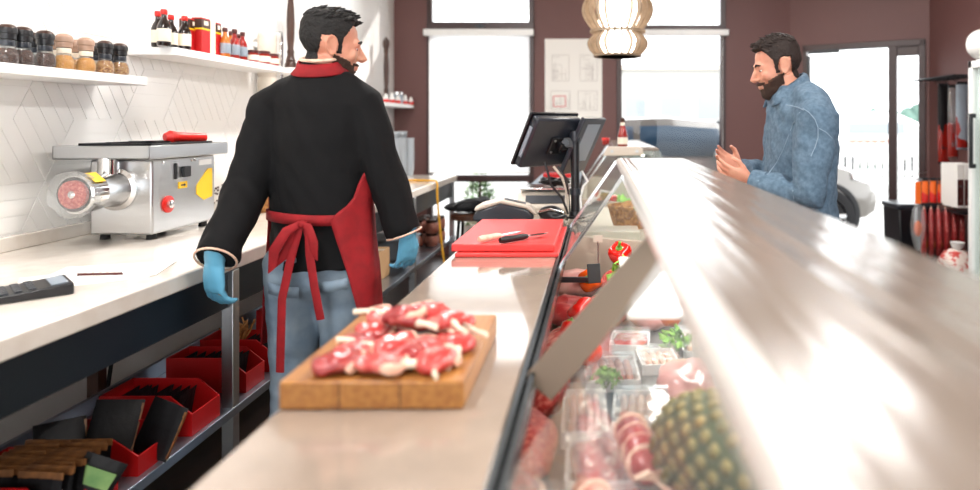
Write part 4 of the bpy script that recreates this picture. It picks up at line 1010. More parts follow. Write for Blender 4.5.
MB().loft([(fx0+.09, fy0, 1.895), (fx0+.09, fy1, 1.895)], [(.105, .105), (.105, .105)], 24).build('top_canopy', M['white_plastic'], fr, world=True)
for x in (fx0+.1, fx1-.05):
    for y in (fy0+.05, fy1-.05): MB().cyl((x, y, 0), (x, y, .06), .025).build('foot', M['rubber'], fr, world=True)
# hanging racks on the wall
def rack(loc, L, depth, label, hooks):
    o = thing('wire_rack', label, 'rack', loc); k = MB()
    for x in (0, -depth*.5, -depth): k.cyl((x, -L/2, 0), (x, L/2, 0), .006, n=8)
    k.build('rails', M['black_plastic'], o); k = MB()
    for i in range(9): y = -L/2 + L*i/8; k.cyl((0, y, 0), (-depth, y, .0), .004, n=6)
    k.build('cross_wires', M['black_plastic'], o)
    for i in range(hooks):
        y = -L/2 + L*(i+.5)/hooks; MB().tube([(-depth*.7, y, 0), (-depth*.7, y, -.03), (-depth*.7-.02, y, -.045), (-depth*.7-.04, y, -.035)], .003, 6).build('hook', M['black_plastic'], o)
    return o
rack((3.09, 5.55, 1.735), .75, .26, 'upper black wire rack with long packets on the brown wall', 5)
rack((3.09, 5.35, .86), .75, .3, 'lower black wire rack with orange packs on the brown wall', 6)
def hang(name, loc, size, label, body, deco, cat='packet', rot=0):
    o = thing(name, label, cat, loc, rot); a, b, h = size
    k = MB(); k.loft([(0, 0, 0), (0, 0, -.02), (0, 0, -h*.3), (0, 0, -h*.8), (0, 0, -h)], [(a*.5, .004), (a*.5, b*.25), (a*.5, b*.5), (a*.5, b*.5), (a*.48, .005)], 16, up=(0, 1, 0)); k.lumps(.006, 22, h*9); k.build('packet_body', M[body], o)
    k = MB(); k.loft([(0, 0, -h*.5), (0, 0, -h*.7), (0, 0, -h*.97)], [(a*.505, b*.48), (a*.51, b*.52), (a*.49, .02)], 16, up=(0, 1, 0)); k.lumps(.006, 22, h*9); k.build('printed_foot', M[deco], o)
    MB().box((0, 0, .005), (a*.9, .01, .03)).build('header_card', M['black_plastic'], o, .002); return o
hp = [(944, 85, 5.75, .11, .70, 'sachet_black', 'sauce_red', 'long black and red packet hanging first on the upper rack'), (953, 87, 5.6, .09, .62, 'film', 'sauce_red', 'clear long packet with red foot, middle of the upper rack'), (962, 84, 5.45, .1, .55, 'grey_plastic', 'sauce_red', 'grey long packet with red foot beside the fridge')]
for (px, py, Y, a, h, m1, m2, lab) in hp:
    p = at(px, py, Y); hang('hanging_packet', p, (a, .06, h), lab, m1, m2)
for i, px in enumerate((925, 933, 941, 948, 955)):
    p = at(px, 181, 5.35); hang('orange_pack', p, (.055, .03, .19), ['small orange pack hanging first from the lower rack corner', 'small orange pack hanging second on the lower rack', 'small orange pack hanging in the middle of the lower rack', 'small orange pack hanging fourth on the lower rack', 'small orange pack hanging last on the lower rack beside the binders'][i], 'orange', 'red_plastic')
for i, px in enumerate((952, 959, 966)):
    p = at(px, 208, 5.15); o = thing('binder', ['white and brown binder nearest the orange packs', 'white and brown binder in the middle of three', 'white and brown binder beside the fridge frame'][i], 'binder', p)
    MB().box((0, 0, .17), (.05, .24, .34)).build('cover', M['paper'], o, .003); MB().box((0, -.121, .12), (.046, .004, .20)).build('spine_label', M['lid_dark'], o); MB().lathe([(.008, 0), (.013, .002), (.013, .004)], (0, -.122, .06), 14, Matrix.Rotation(PI/2, 3, 'X')).build('finger_ring', M['chrome'], o)
o = thing('wall_ledge', 'narrow black ledge under the three binders', 'shelf', at(963, 210, 5.15)+Vector((.02, 0, -.012))); MB().box((.02, 0, 0), (.28, .26, .02)).build('ledge_board', M['black_plastic'], o, .002)
MB().box((.14, .0, -.06), (.03, .03, .12)).build('ledge_bracket', M['black_plastic'], o)
for i, px in enumerate((924, 931, 938, 945, 952, 959)):
    p = at(px, 206, 5.25); o = thing('sausage_ring', ['brown sausage loop hanging first, next to the black bin', 'brown sausage loop hanging second from the black bin', 'brown sausage loop hanging third from the black bin', 'brown sausage loop hanging fourth from the black bin', 'brown sausage loop hanging fifth from the black bin', 'brown sausage loop hanging last, by the fridge'][i], 'sausage', p, -.5+.06*i)
    pts = [Vector((.0, .075*math.sin(a), -.21-.20*math.cos(a)*1.0)) for a in [(-2.75+.5*j) for j in range(12)]]
    MB().loft(pts, [.012]+[.021]*10+[.012], 12).build('sausage_loop', M['meat_dark'], o); MB().tube([pts[0], Vector((0, 0, 0)), pts[-1]], .003, 6).build('string', M['fat'], o)
    MB().box((0.012, -.0, -.30), (.03, .09, .05)).build('paper_band', M['sauce_orange'], o)
o = thing('rail_for_loops', 'black rail carrying the row of sausage loops', 'rail', at(941, 206, 5.25)); MB().cyl((-.17, .0, .004), (.2, -.0, .004), .007, n=10).build('rod', M['black_plastic'], o); MB().cyl((.195, 0, .004), (.195, .3, .2), .007, n=8).build('stay', M['black_plastic'], o)
cb_ = thing('black_bin', 'black lidded bin standing beside the glass entrance', 'bin', (2.735, 5.72, 0))
MB().prism([(-.14, 0), (.14, 0), (.16, .62), (-.16, .62)], 'Y', -.16, .16).build('bin_body', M['black_plastic'], cb_, .012); MB().box((0, 0, .64), (.34, .34, .045)).build('lid', M['dark_plastic'], cb_, .012)
k = MB(); k.lathe([(.055, 0), (.065, .004), (.055, .008)], (-.0, -.163, .42), 24, Matrix.Rotation(PI/2, 3, 'X')); k.build('round_badge', M['dark_plastic'], cb_)
o = thing('blister_pack', 'clear fish-shaped blister pack with an orange neck before the black bin', 'packet', at(918, 181, 5.0))
MB().loft([(0, 0, -.17), (0, 0, -.22), (0, 0, -.34), (0, 0, -.44), (0, 0, -.53)], [(.02, .01), (.045, .02), (.062, .025), (.045, .02), (.02, .01)], 20, up=(0, 1, 0)).build('blister', M['film'], o); MB().ell((0, 0, -.36), (.03, .012, .06)).build('orange_filling', M['orange'], o)
MB().box((0, 0, -.085), (.042, .012, .17)).build('orange_card', M['orange'], o, .002); MB().tube([(0, 0, 0), (0, .06, .03), (.1, .2, .05), (.22, .3, .05)], .003, 6).build('hanging_wire', M['steel'], o)
o = thing('net_bag', 'white and red net bag of onions below the sausage loops', 'bag', (2.72, 4.92, 0)); k = MB(); k.ell((0, 0, .2), (.15, .13, .2)); k.lumps(.03, 12, 3); k.build('bag_body', M['net'] if 'net' in M else M['ham'], o); MB().lathe([(.02, .38), (.04, .41), (.05, .45), (.02, .44)], n=16).build('tied_neck', M['white_plastic'], o)

# ================================================================== street outside
struct(MB().bb(-14, 22, YB+.2, 45, -.16, -.06).build('pavement_ground', M['concrete']))
# parked car, side to the window, nose to the right
car = thing('parked_car', 'silver car parked outside across the window and the doorway', 'car', (-.86, 8.5, -.06))
st_ = [(0, .66, .48, .80, .84, .56), (.10, .78, .36, .90, 1.0, .60), (.38, .85, .28, .97, 1.34, .60), (.9, .88, .24, 1.0, 1.475, .62), (1.7, .88, .24, 1.0, 1.50, .62), (2.3, .88, .24, 1.0, 1.45, .60), (2.72, .88, .24, 1.0, 1.06, .70),
       (3.2, .88, .24, .95, 1.0, .74), (3.75, .86, .27, .88, .92, .74), (4.05, .80, .30, .78, .82, .70), (4.2, .70, .36, .62, .65, .64)]
def ringpts(s):
    x, w_, zb_, zl, zr, wr = s; return [Vector((x, y, z)) for (y, z) in ((-w_*.93, zb_), (-w_, zb_+.12), (-w_, zl-.08), (-w_*.965, zl), (-wr, zr-.02), (-wr*.8, zr), (wr*.8, zr), (wr, zr-.02), (w_*.965, zl), (w_, zl-.08), (w_, zb_+.12), (w_*.93, zb_))]
k = MB(); rs = [ringpts(s) for s in st_]; n = 12; vs = [p for r in rs for p in r]
k.add(vs, [(i*n+j, i*n+(j+1) % n, (i+1)*n+(j+1) % n, (i+1)*n+j) for i in range(len(rs)-1) for j in range(n)] + [tuple(range(n-1, -1, -1)), tuple(range((len(rs)-1)*n, len(rs)*n))])
k.build('car_body', M['car_paint'], car, ang=50)
def interp(x):
    for a, b in zip(st_, st_[1:]):
        if a[0] <= x <= b[0]:
            f = (x-a[0])/(b[0]-a[0]); return [a[i]+(b[i]-a[i])*f for i in range(6)]
def sidept(x, t, side):
    s = interp(x); y = s[1]*.965 + (s[5]-s[1]*.965)*t; z = s[3] + (s[4]-.02-s[3])*t; return Vector((x, side*(y+.034), z+.008))
for side in (-1, 1):
    for (a0, a1, b0, b1) in ((.42, 1.28, .72, 1.28), (1.36, 2.58, 1.36, 2.26)):
        k = MB(); N = 8; rows = []
        for t in (.06, .45, .80):
            f = (t-.06)/.84; rows.append([sidept((a0+(b0-a0)*f) + ((a1+(b1-a1)*f)-(a0+(b0-a0)*f))*i/N, t, side) for i in range(N+1)])
        k.sheet(rows).build('side_window', M['car_glass'], car, ang=60, solid=.006)
    for x in (.85, 3.55):
        w_ = MB().lathe([(.2, -.1), (.3, -.1), (.325, -.08), (.325, .08), (.3, .1), (.2, .1)], (x, side*.80, .325), 36, Matrix.Rotation(PI/2, 3, 'X')).build('wheel', M['tyre'], car)
        k = MB(); k.lathe([(.04, .0), (.05, .105), (.03, .112)], (x, side*.80, .325), 20, Matrix.Rotation(-side*PI/2, 3, 'X'))
        for q in range(5):
            a = q*2*PI/5; k.loft([(x+.04*math.cos(a), side*.905, .325+.04*math.sin(a)), (x+.21*math.cos(a), side*.895, .325+.21*math.sin(a))], [(.028, .012), (.035, .012)], 8, up=(0, 1, 0))
        k.lathe([(.195, .08), (.215, .09), (.215, .1), (.195, .1), (.195, .08)], (x, side*.80, .325), 32, Matrix.Rotation(-side*PI/2, 3, 'X')); k.build('rim', M['steel'], w_)
        MB().lathe([(.30, .0), (.385, .0), (.385, .092), (.33, .092), (.30, .0)], (x, side*.79, .34), 32, Matrix.Rotation(-side*PI/2, 3, 'X')).build('wheel_arch', M['black_plastic'], car)
    k = MB(); k.ell((2.28, side*.98, 1.05), (.09, .11, .07)); k.build('wing_mirror', M['car_paint'], car)
    MB().box((3.96, side*.74, .76), (.30, .16, .10), (0, .3, -side*.35)).build('headlight', M['pane'] if False else M['bright_steel'], car, .02)
    MB().ell((.13, side*.70, .86), (.10, .12, .09)).build('tail_light', M['tail_light'], car)
    MB().bb(1.30, 1.345, side*.872, side*.888, .4, .98).build('door_gap', M['car_paint'], car)
k = MB(); rows = [[Vector((2.345+.36*t+.03*math.sin(PI*t), y*(.57+.10*t), 1.425-.34*t+.022)) for y in (-1, -.5, 0, .5, 1)] for t in (0, .33, .66, 1)]; k.sheet(rows).build('windscreen', M['car_glass'], car, ang=60, solid=.006)
k = MB()
for i in range(6): k.box((4.17-.006*abs(i-2), 0, .36+.055*i), (.06, 1.2, .02))
k.box((4.11, 0, .5), (.06, 1.15, .32)).build('grille', M['dark_plastic'], car, .004)
MB().box((.02, 0, .42), (.10, 1.3, .16)).build('rear_bumper', M['tail_light'] if False else M['car_paint'], car, .03)
# white picket fence, hedge, far things
def fence(x0, x1, y, label):
    o = thing('picket_fence', label, 'fence', (x0, y, -.06)); L = x1-x0
    MB().box((L/2, .03, .35), (L, .03, .07)).box((L/2, .03, .75), (L, .03, .07)).build('rails', M['white_paint'], o)
    n = int(L/.16); k = MB()
    for i in range(n): k.prism([(i*.16, .08), (i*.16+.09, .08), (i*.16+.09, .95), (i*.16+.045, 1.03), (i*.16, .95)], 'Y', -.012, .012)
    k.build('pickets', M['white_paint'], o, smooth=False); return o
fence(2.0, 9.5, 14, 'white picket fence seen through the glass entrance')
hd = thing('hedge', 'pale grey-green hedge beyond the picket fence', 'hedge', (10, 21, -.06)); k = MB()
for i in range(16): k.ell((-3.5+.5*i+random.uniform(-.1, .1), random.uniform(-.2, .2), .7+random.uniform(-.1, .2)), (.6, .5, 1.0+random.uniform(-.1, .35)))
k.lumps(.18, 2.2).build('foliage', M['hedge'], hd); MB().bb(-3.6, 4.2, -.2, .2, 0, .4).build('trunks', M['wood_dark'], hd)
o = thing('distant_building', 'pale low building far across the street', 'building', (2, 36, -.06)); MB().box((0, 2, 2.2), (16, 5, 4.4)).build('wall', M['far_wall'], o)
for i in range(7): MB().box((-6+2*i, -.52, 2.3), (1.1, .06, 1.2)).build('window', M['far_window'], o)
MB().box((0, 2, 4.5), (16.6, 5.6, .25)).build('roof', M['beige_plastic'], o)
o = thing('distant_van', 'white van with an orange stripe beyond the picket fence', 'van', (7.6, 18.0, -.06))
k = MB(); k.loft([(-1.6, 0, .95), (-1.5, 0, 1.0), (.5, 0, 1.0), (1.1, 0, .85), (1.6, 0, .75), (1.75, 0, .7)], [(.7, .6), (.75, .75), (.75, .75), (.75, .6), (.72, .42), (.6, .3)], 16, up=(0, 0, 1)); k.build('van_body', M['white_paint'], o)
MB().box((-.4, -.76, .95), (1.2, .02, .09)).build('orange_stripe', M['sausage'], o); MB().box((-.2, -.74, 1.3), (1.5, .04, .3)).build('side_window', M['far_window'], o)
for x in (-1.0, 1.0): MB().cyl((x, -.75, .33), (x, .75, .33), .33, n=24).build('wheel', M['tyre'], o)
# bush outside the low left-hand pane
bs = thing('potted_conifer', 'bushy green potted conifer outside the low window pane', 'plant', (-1.28, 7.05, -.06))
MB().lathe([(.14, 0), (.18, .28), (.2, .3), (.2, .34), (.17, .34), (.15, .3)], n=24).build('pot', M['beige_plastic'], bs); MB().cyl((0, 0, .2), (0, 0, .8), .025, .015, 8).build('trunk', M['wood_dark'], bs)
k = MB()
for i in range(520):
    t = random.random()**.7; z = .36 + .52*(1-t)+random.uniform(-.03, .03); r = .05+.27*t**.9*random.uniform(.4, 1); a = random.uniform(0, 6.28); p = Vector((r*math.cos(a), r*math.sin(a)*.7, z)); d = Vector((math.cos(a), math.sin(a), .6)).normalized(); q = d.cross(Vector((0, 0, 1))).normalized(); L = random.uniform(.03, .06)
    k.add([p-d*L*.4, p+q*L*.4, p+d*L, p-q*L*.4], [(0, 1, 2, 3)])
k.build('foliage', M['leaf_green'], bs, smooth=False, solid=.002)
# ================================================================== people
def T_(loc, rx=0, ry=0, rz=0, s=1): return Matrix.Translation(Vector(loc)) @ Euler((math.radians(rx), math.radians(ry), math.radians(rz)), 'XYZ').to_matrix().to_4x4() @ Matrix.Scale(s, 4)
def with_T(mb, T, fn):
    old = mb.T; mb.T = old @ T; fn(mb); mb.T = old
def hand_shape(side=1, curl=(.35, .4, .45, .5), fat=1., thumb=.3, spread=1.):
    """wrist at the origin, fingers down (-z), palm facing +y, thumb towards side*x"""
    def f(mb):
        mb.loft([(0, 0, .03), (0, 0, -.01), (side*.003, 0, -.045), (side*.002, .002, -.075), (0, .003, -.092)], [(.026*fat, .021*fat), (.030*fat, .019*fat), (.038*fat, .017*fat), (.040*fat, .014*fat), (.036*fat, .010*fat)], 16, up=(0, 1, 0))
        mb.ell((side*.024, .008, -.035), (.017*fat, .014*fat, .03))
        for i, (bx, L, r) in enumerate(((.031, .072, .0088), (.0105, .082, .0092), (-.0105, .076, .0088), (-.030, .060, .0078))):
            p = Vector((side*bx, .002, -.082)); a = .12; d0 = side*bx*2.2*spread; pts = [p + Vector((0, 0, .015)), p]; rr = [r*fat, r*fat*1.05]
            for sgl, fr_ in ((.45, 0), (.30, 1), (.25, 2)):
                a += curl[i]*(1.0 if fr_ else .7); v = Vector((d0*(1-.25*fr_), math.sin(a), -math.cos(a))).normalized(); p = p + v*L*sgl
                pts.append(p); rr.append(r*fat*(.97, .88, .72)[fr_])
            mb.loft(pts, rr, 10); mb.ell(pts[-1], rr[-1]*1.0, n=10, m=6)
        q = [Vector((side*.020, .006, -.018)), Vector((side*.040, .014, -.040)), Vector((side*(.050+.01*thumb), .024, -.066)), Vector((side*(.048+.012*thumb), .034, -.090))]
        mb.loft(q, [.012*fat, .0125*fat, .0105*fat, .0082*fat], 10); mb.ell(q[-1], .0082*fat, n=10, m=6)
    return f
def head_shape(mb):
    """centre between the ears at the origin, facing +y"""
    mb.ell((0, -.012, .035), (.074, .094, .084)); mb.ell((0, .022, -.012), (.064, .068, .092)); mb.ell((0, .030, -.075), (.046, .050, .040)); mb.ell((0, .058, -.098), (.024, .022, .020))
    mb.ell((0, .074, .022), (.050, .018, .014)); mb.ell((-.036, .058, -.025), (.024, .022, .024)); mb.ell((.036, .058, -.025), (.024, .022, .024))
    mb.loft([(0, .084, .015), (0, .100, -.012), (0, .112, -.030), (0, .098, -.042)], [.007, .009, .0125, .008], 12); mb.ell((-.012, .094, -.034), (.009, .011, .008)); mb.ell((.012, .094, -.034), (.009, .011, .008))
    for s in (-1, 1): mb.ell((s*.031, .076, .011), (.016, .011, .007))
    mb.ell((0, .085, -.060), (.023, .010, .0065)); mb.ell((0, .084, -.071), (.020, .010, .0065))
    for s in (-1, 1):
        mb.ell((s*.076, -.012, -.004), (.008, .019, .031), (0, s*.28, 0), 14, 8)
        mb.loft([(s*.076, .006, -.020), (s*.080, .006, .004), (s*.085, -.002, .024), (s*.089, -.016, .030), (s*.092, -.028, .022), (s*.090, -.031, .004), (s*.085, -.022, -.016), (s*.080, -.008, -.034), (s*.076, .002, -.034)], [.004, .0045, .005, .0052, .0055, .0055, .005, .006, .004], 10); mb.ell((s*.079, -.016, .012), (.009, .018, .016), n=12, m=8); mb.ell((s*.075, -.002, -.028), (.008, .010, .011), n=12, m=8)
    mb.loft([(0, -.012, -.045), (0, -.022, -.10), (0, -.034, -.17), (0, -.040, -.21)], [(.058, .062), (.056, .060), (.060, .064), (.075, .070)], 20, up=(0, 1, 0))
def sst(a, b, x):
    t = min(1, max(0, (x-a)/(b-a))); return t*t*(3-2*t)
def hair_fn(quiff, side):
    def f(p):
        x, y, z = abs(p.x), p.y, p.z
        if x > .055 and ((y+.013)/.025)**2 + ((z+.005)/.038)**2 < 1: return 0
        if y > .052: ok = z > .078
        elif y > .024: ok = z > .026 + (y-.024)*1.85 and (x > .03 or z > .078)
        elif y > -.006: ok = z > -.026
        elif y > -.045: ok = z > .030 - (-.006-y)*.6 and (z > .03 or x < .066)
        else: ok = z > -.088 + max(0, y+.085)*.9
        if not ok: return 0
        return side + .0105*sst(.035, .095, z) + quiff*sst(.0, .075, y)*sst(.07, .105, z) + .0022*noise.noise(Vector((p.x*150, p.y*45, p.z*45)))
    return f
def beard_fn(th):
    def f(p):
        x, y, z = abs(p.x), p.y, p.z
        if x < .033 and .072 < y < .0965 and -.059 < z < -.050: return th*.75
        if y < .0 or z > -.030 - y*.30 or z < -.132: return 0
        if y < .012 and z < -.075: return 0
        if x < .021 and -.077 < z < -.058 and y > .06: return 0
        if y > .060 and z > -.060 and x < .05: return 0
        if y < .03 and z < -.108: return 0
        return th*(.55+.45*sst(.0, .05, y)) + .0015*noise.noise(p*140)
    return f
def shell(T, fn, name, m, parent, tufts=0):
    b = MB(); head_shape(b); b.remesh(.0042, 3); b.bm.normal_update(); keep = {}
    for v in b.bm.verts: keep[v] = fn(v.co)
    bmesh.ops.delete(b.bm, geom=[f_ for f_ in b.bm.faces if not any(keep[v] for v in f_.verts)], context='FACES')
    for v in b.bm.verts:
        t_ = keep[v]; v.co += v.normal*(t_ if t_ else -.002)
    tips = [(v.co.copy(), v.normal.copy()) for v in b.bm.verts if v.co.z > .088]; random.shuffle(tips)
    for (c_, n_) in tips[:tufts]:
        f2 = Vector((random.uniform(-.35, .35), 1+random.uniform(-.4, .2), .15+random.uniform(-.2, .3))).normalized(); b.loft([c_-n_*.005-f2*.012, c_+n_*.0015, c_+n_*.003+f2*.013], [.0045, .0048, .001], 6)
    bmesh.ops.transform(b.bm, matrix=T, verts=b.bm.verts[:])
    b.build(name, m, parent, world=True, ang=80)
def face_bits(parent, T, hair_m, quiff, side, beard_t):
    for s in (-1, 1):
        MB(T).ell((s*.030, .0725, .001), (.0105, .008, .0058), n=14, m=8).build('eye', M['eye_white'], parent, world=True)
        MB(T).ell((s*.030, .0788, -.001), (.0055, .003, .0048), n=12, m=6).build('pupil', M['black_plastic'], parent, world=True)
        MB(T).loft([(s*.012, .090, .020), (s*.03, .0895, .026), (s*.05, .078, .020)], [(.004, .003), (.005, .004), (.003, .003)], 8).build('eyebrow', M[hair_m], parent, world=True)
    shell(T, hair_fn(quiff, side), 'hair', M[hair_m], parent, 130); shell(T, beard_fn(beard_t), 'beard', M['beard'], parent)

# ---------------------------------------------------------------- butcher seen from behind
Yc = 2.24
ch = thing('person', 'person in black jacket and red apron seen from behind, wearing blue gloves', 'person', (-.95, Yc, 0))
q = lambda px, py, y=0.: at(px, py, Yc) + Vector((0, y, 0))
yaw = math.radians(-14)
Rz = Matrix.Rotation(yaw, 3, 'Z')
TC = [(1.515, -.955, .0, .105, .075), (1.47, -.960, .0, .165, .100), (1.42, -.962, .0, .190, .118), (1.30, -.962, .0, .184, .126), (1.17, -.960, .0, .172, .120), (1.06, -.958, .0, .170, .118), (.96, -.957, 0, .174, .122), (.865, -.955, .0, .182, .130)]
def sect(z):
    for a, b in zip(TC, TC[1:]):
        if b[0] <= z <= a[0]:
            f = (a[0]-z)/(a[0]-b[0]); return [a[i]+(b[i]-a[i])*f for i in range(5)]
    return TC[0] if z > TC[0][0] else TC[-1]
def around(z, th, off=0.):
    s = sect(z); return Vector((s[1], Yc+s[2], z)) + Rz @ Vector(((s[3]+off)*math.sin(th), (s[4]+off)*math.cos(th), 0))
def torso(mb, shrink=0., zs=None):
    up = Rz @ Vector((0, 1, 0)); mb.loft([(s[1], Yc+s[2], s[0]) for s in TC], [(s[3]-shrink, s[4]-shrink) for s in TC], 28, up=up)
LS, LE, LW = q(270, 110, .0), at(248, 186, 2.17), at(216, 258, 1.97)
RS, RE, RW = q(363, 106, -.01), q(388, 184, -.01), q(404, 232, .0)
HT = T_((-.922, Yc+.012, 1.622), -6, 4, -60)
lh = T_(LW+Vector((-.004, .0, -.008)), 4, 8, -25, 1.08); rh = T_(RW+Vector((.012, .0, -.012)), 14, -8, 50)
# body (skin), one continuous mesh
b = MB(); with_T(b, HT, head_shape)
torso(b, .016)
b.loft([LS, LS.lerp(LE, .5), LE, LE.lerp(LW, .5), LW], [.052, .047, .042, .038, .028], 14); b.loft([RS, RS.lerp(RE, .5), RE, RE.lerp(RW, .5), RW], [.052, .047, .042, .038, .028], 14)
b.loft([LS+Vector((.10, 0, .02)), LS], [.06, .055], 14); b.loft([RS+Vector((-.10, 0, .02)), RS], [.06, .055], 14)
with_T(b, lh, hand_shape(-1, fat=.9, spread=1.7)); with_T(b, rh, hand_shape(1, fat=.9, spread=1.7))
hipL, hipR = Vector((-1.045, Yc, .88)), Vector((-.868, Yc, .88))
kneeL, kneeR, footL, footR = Vector((-1.058, Yc+.02, .48)), Vector((-.865, Yc+.0, .48)), Vector((-1.07, Yc-.01, .09)), Vector((-.86, Yc-.03, .09))
b.ell((-.957, Yc, .88), (.155, .108, .12))
for (h, k_, f_) in ((hipL, kneeL, footL), (hipR, kneeR, footR)): b.loft([h, h.lerp(k_, .5), k_, k_.lerp(f_, .35), f_, f_-Vector((0, 0, .05))], [.080, .070, .052, .052, .036, .036], 16)
b.remesh(.0048, 3).build('body', M['skin'], ch, world=True, ang=80)
face_bits(ch, HT, 'hair_dark', .014, .0035, .006)
# jacket
def c_fold(p):
    t = p.z; a = .008*noise.noise(Vector((p.x*9, p.y*9, p.z*5))) + .007*noise.noise(Vector((p.x*22+p.z*12, p.y*20, p.z*9)))
    return a
b = MB(); torso(b)
for (s, e, w_, sd) in ((LS, LE, LW, 1), (RS, RE, RW, -1)):
    b.loft([s+Vector((sd*.13, 0, .075)), s+Vector((sd*.06, 0, .045)), s+Vector((sd*.01, 0, .008)), s.lerp(e, .45), e, e.lerp(w_, .5), w_], [.066, .073, .076, .071, .066, .065, .063], 22)
b.loft([(-.953, Yc-.005, 1.56), (-.955, Yc, 1.52), (-.957, Yc, 1.46)], [(.066, .064), (.088, .075), (.14, .09)], 24, up=Rz @ Vector((0, 1, 0)))
b.remesh(.0075, 5, c_fold).build('jacket', M['black_cloth'], ch, world=True, ang=80)
for (e, w_) in ((LE, LW), (RE, RW)):
    d = (w_-e).normalized(); c = MB(); pts = []
    u_ = d.cross(Vector((0, 1, 0))).normalized(); v_ = d.cross(u_)
    for i in range(25): a = 2*PI*i/24; pts.append(w_ + d*.004 + (u_*math.cos(a)+v_*math.sin(a))*.0595)
    c.loft(pts, .0034, 8, caps=False).build('cuff_piping', M['fat'], ch, world=True)
# gloves
for T, sd, nm in ((lh, -1, 1), (rh, 1, 2)):
    b = MB(); with_T(b, T, hand_shape(sd, fat=1.07, spread=1.7)); b.T = T
    b.loft([(0, 0, .06), (0, 0, .03), (0, 0, 0)], [(.030, .028), (.031, .026), (.032, .022)], 16, up=(0, 1, 0)); b.T = Matrix()
    b.remesh(.0034, 2, lambda p: .0012*noise.noise(p*55)).build('glove', M['glove'], ch, world=True, ang=80)
# jeans
b = MB(); b.ell((-.957, Yc, .885), (.172, .128, .15), n=24)
for (h, k_, f_) in ((hipL, kneeL, footL), (hipR, kneeR, footR)): b.loft([h+Vector((0, 0, .04)), h, h.lerp(k_, .5), k_, k_.lerp(f_, .4), f_, f_-Vector((0, 0, .04))], [.09, .1, .09, .074, .070, .066, .068], 20)
b.remesh(.009, 4, lambda p: .007*noise.noise(Vector((p.x*8, p.y*8, p.z*9)))+.004*noise.noise(Vector((p.x*14, p.y*14, p.z*30)))).build('jeans', M['denim'], ch, world=True, ang=80)
for s, x in ((1, 300), (2, 347)):
    p = q(x, 284, -.135); MB().sheet([[p+Vector((-.05+.025*i, .012*abs(i-2)**1.4*.6, .0-.0+.004*i*(1 if s == 2 else -1)+.035*(1-j))) for i in range(5)] for j in range(2)]).build('pocket_seam', M['denim'], ch, world=True, solid=.004)
for f_ in (footL, footR):
    b = MB(); b.ell((f_.x, f_.y+.06, .045), (.048, .13, .045)); b.ell((f_.x, f_.y-.02, .07), (.045, .06, .06)); b.remesh(.01, 3)
    for v in b.bm.verts: v.co.z = max(v.co.z, .002)
    b.build('shoe', M['black_plastic'], ch, world=True, ang=80)
# apron: neck loop, bib and skirt wrapped round the front, waist belt, bow and two tails
def lerp_tab(tab, z):
    for (z0, a0), (z1, a1) in zip(tab, tab[1:]):
        if z1 <= z <= z0: return a0 + (a1-a0)*(z0-z)/(z0-z1)
    return tab[0][1] if z > tab[0][0] else tab[-1][1]
rt = [(1.42, 30), (1.30, 62), (1.17, 104), (1.10, 116), (1.045, 142), (1.0, 138), (.85, 124), (.70, 112), (.60, 106)]
rows = []
for i in range(36):
    z = 1.42 - .84*i/35; t1 = math.radians(lerp_tab(rt, z)); t0_ = -math.radians(min(lerp_tab(rt, z), 100)); r = []
    for j in range(41):
        th = t0_ + (t1-t0_)*j/40; off = .020 + .004*math.sin(th*9+z*6) + max(0, .88-z)*.06; r.append(around(max(z, .865), th, off)*1.0); r[-1].z = z
    rows.append(r)
MB().sheet(rows).build('apron', M['red_cloth'], ch, world=True, ang=80, solid=.004)
b = MB(); pts = [around(1.041+.004*math.sin(a*2), a, .013) for a in [2*PI*i/48 for i in range(49)]]
rows = [[p+Vector((0, 0, dz)) for p in pts] for dz in (-.017, 0, .017)]; b.sheet(rows).build('waist_belt', M['red_cloth'], ch, world=True, ang=80, solid=.006)
b = MB(); pts = []
for i in range(31):
    a = 2*PI*i/30; pts.append(Vector((-.953+.070*math.cos(a), Yc-.006+.066*math.sin(a), 1.548-.022*math.sin(a)*-1)))
rows = [[p + Vector(((p.x+.953)*k_[1], (p.y-Yc)*k_[1], k_[0])) for p in pts] for k_ in ((.022, .02), (.0, .10), (-.020, .32))]
b.sheet(rows).build('neck_loop', M['red_cloth'], ch, world=True, ang=80, solid=.006)
b = MB(); pts = []
for i in range(31):
    a = 2*PI*i/30; pts.append(Vector((-.952+.066*math.cos(a), Yc-.004+.063*math.sin(a), 1.578+.016*math.sin(a))))
b.loft(pts, (.006), 8, caps=False).build('shirt_collar', M['fat'], ch, world=True)
def ribbon(pp, w_, nm='apron_tie'):
    MB().loft(pp, [(w_*(.8 if i == 0 else 1), .0035) for i in range(len(pp))], 10, up=(0, -1, 0)).build(nm, M['red_cloth'], ch, world=True)
yb = Yc-.142
def qb(px, py, d=0.): p = at(px, py, Yc); p.y = yb - d; return p
ribbon([qb(322, 216, .016), qb(313, 250, .022), qb(306, 285, .028), qb(305, 320, .028), qb(303, 354, .02)], .0135)
ribbon([qb(328, 216, .016), qb(331, 245, .024), qb(336, 275, .028), qb(341, 305, .022)], .0135)
def bowloop(pts, w_): MB().loft(pts, [(w_*f, .004) for f in (.6, 1, 1.1, 1.15, 1.0, .6)], 10, up=(0, -1, 0)).build('bow_loop', M['red_cloth'], ch, world=True)
bowloop([qb(322, 216, .02), qb(312, 222, .04), qb(301, 240, .045), qb(298, 258, .035), qb(306, 246, .02), qb(320, 219, .012)], .016)
bowloop([qb(324, 216, .02), qb(332, 219, .04), qb(337, 232, .045), qb(337, 246, .035), qb(332, 236, .02), qb(325, 220, .012)], .014)
b = MB(); b.ell(qb(324, 217, .02), (.016, .014, .013)); b.build('knot', M['red_cloth'], ch, world=True)

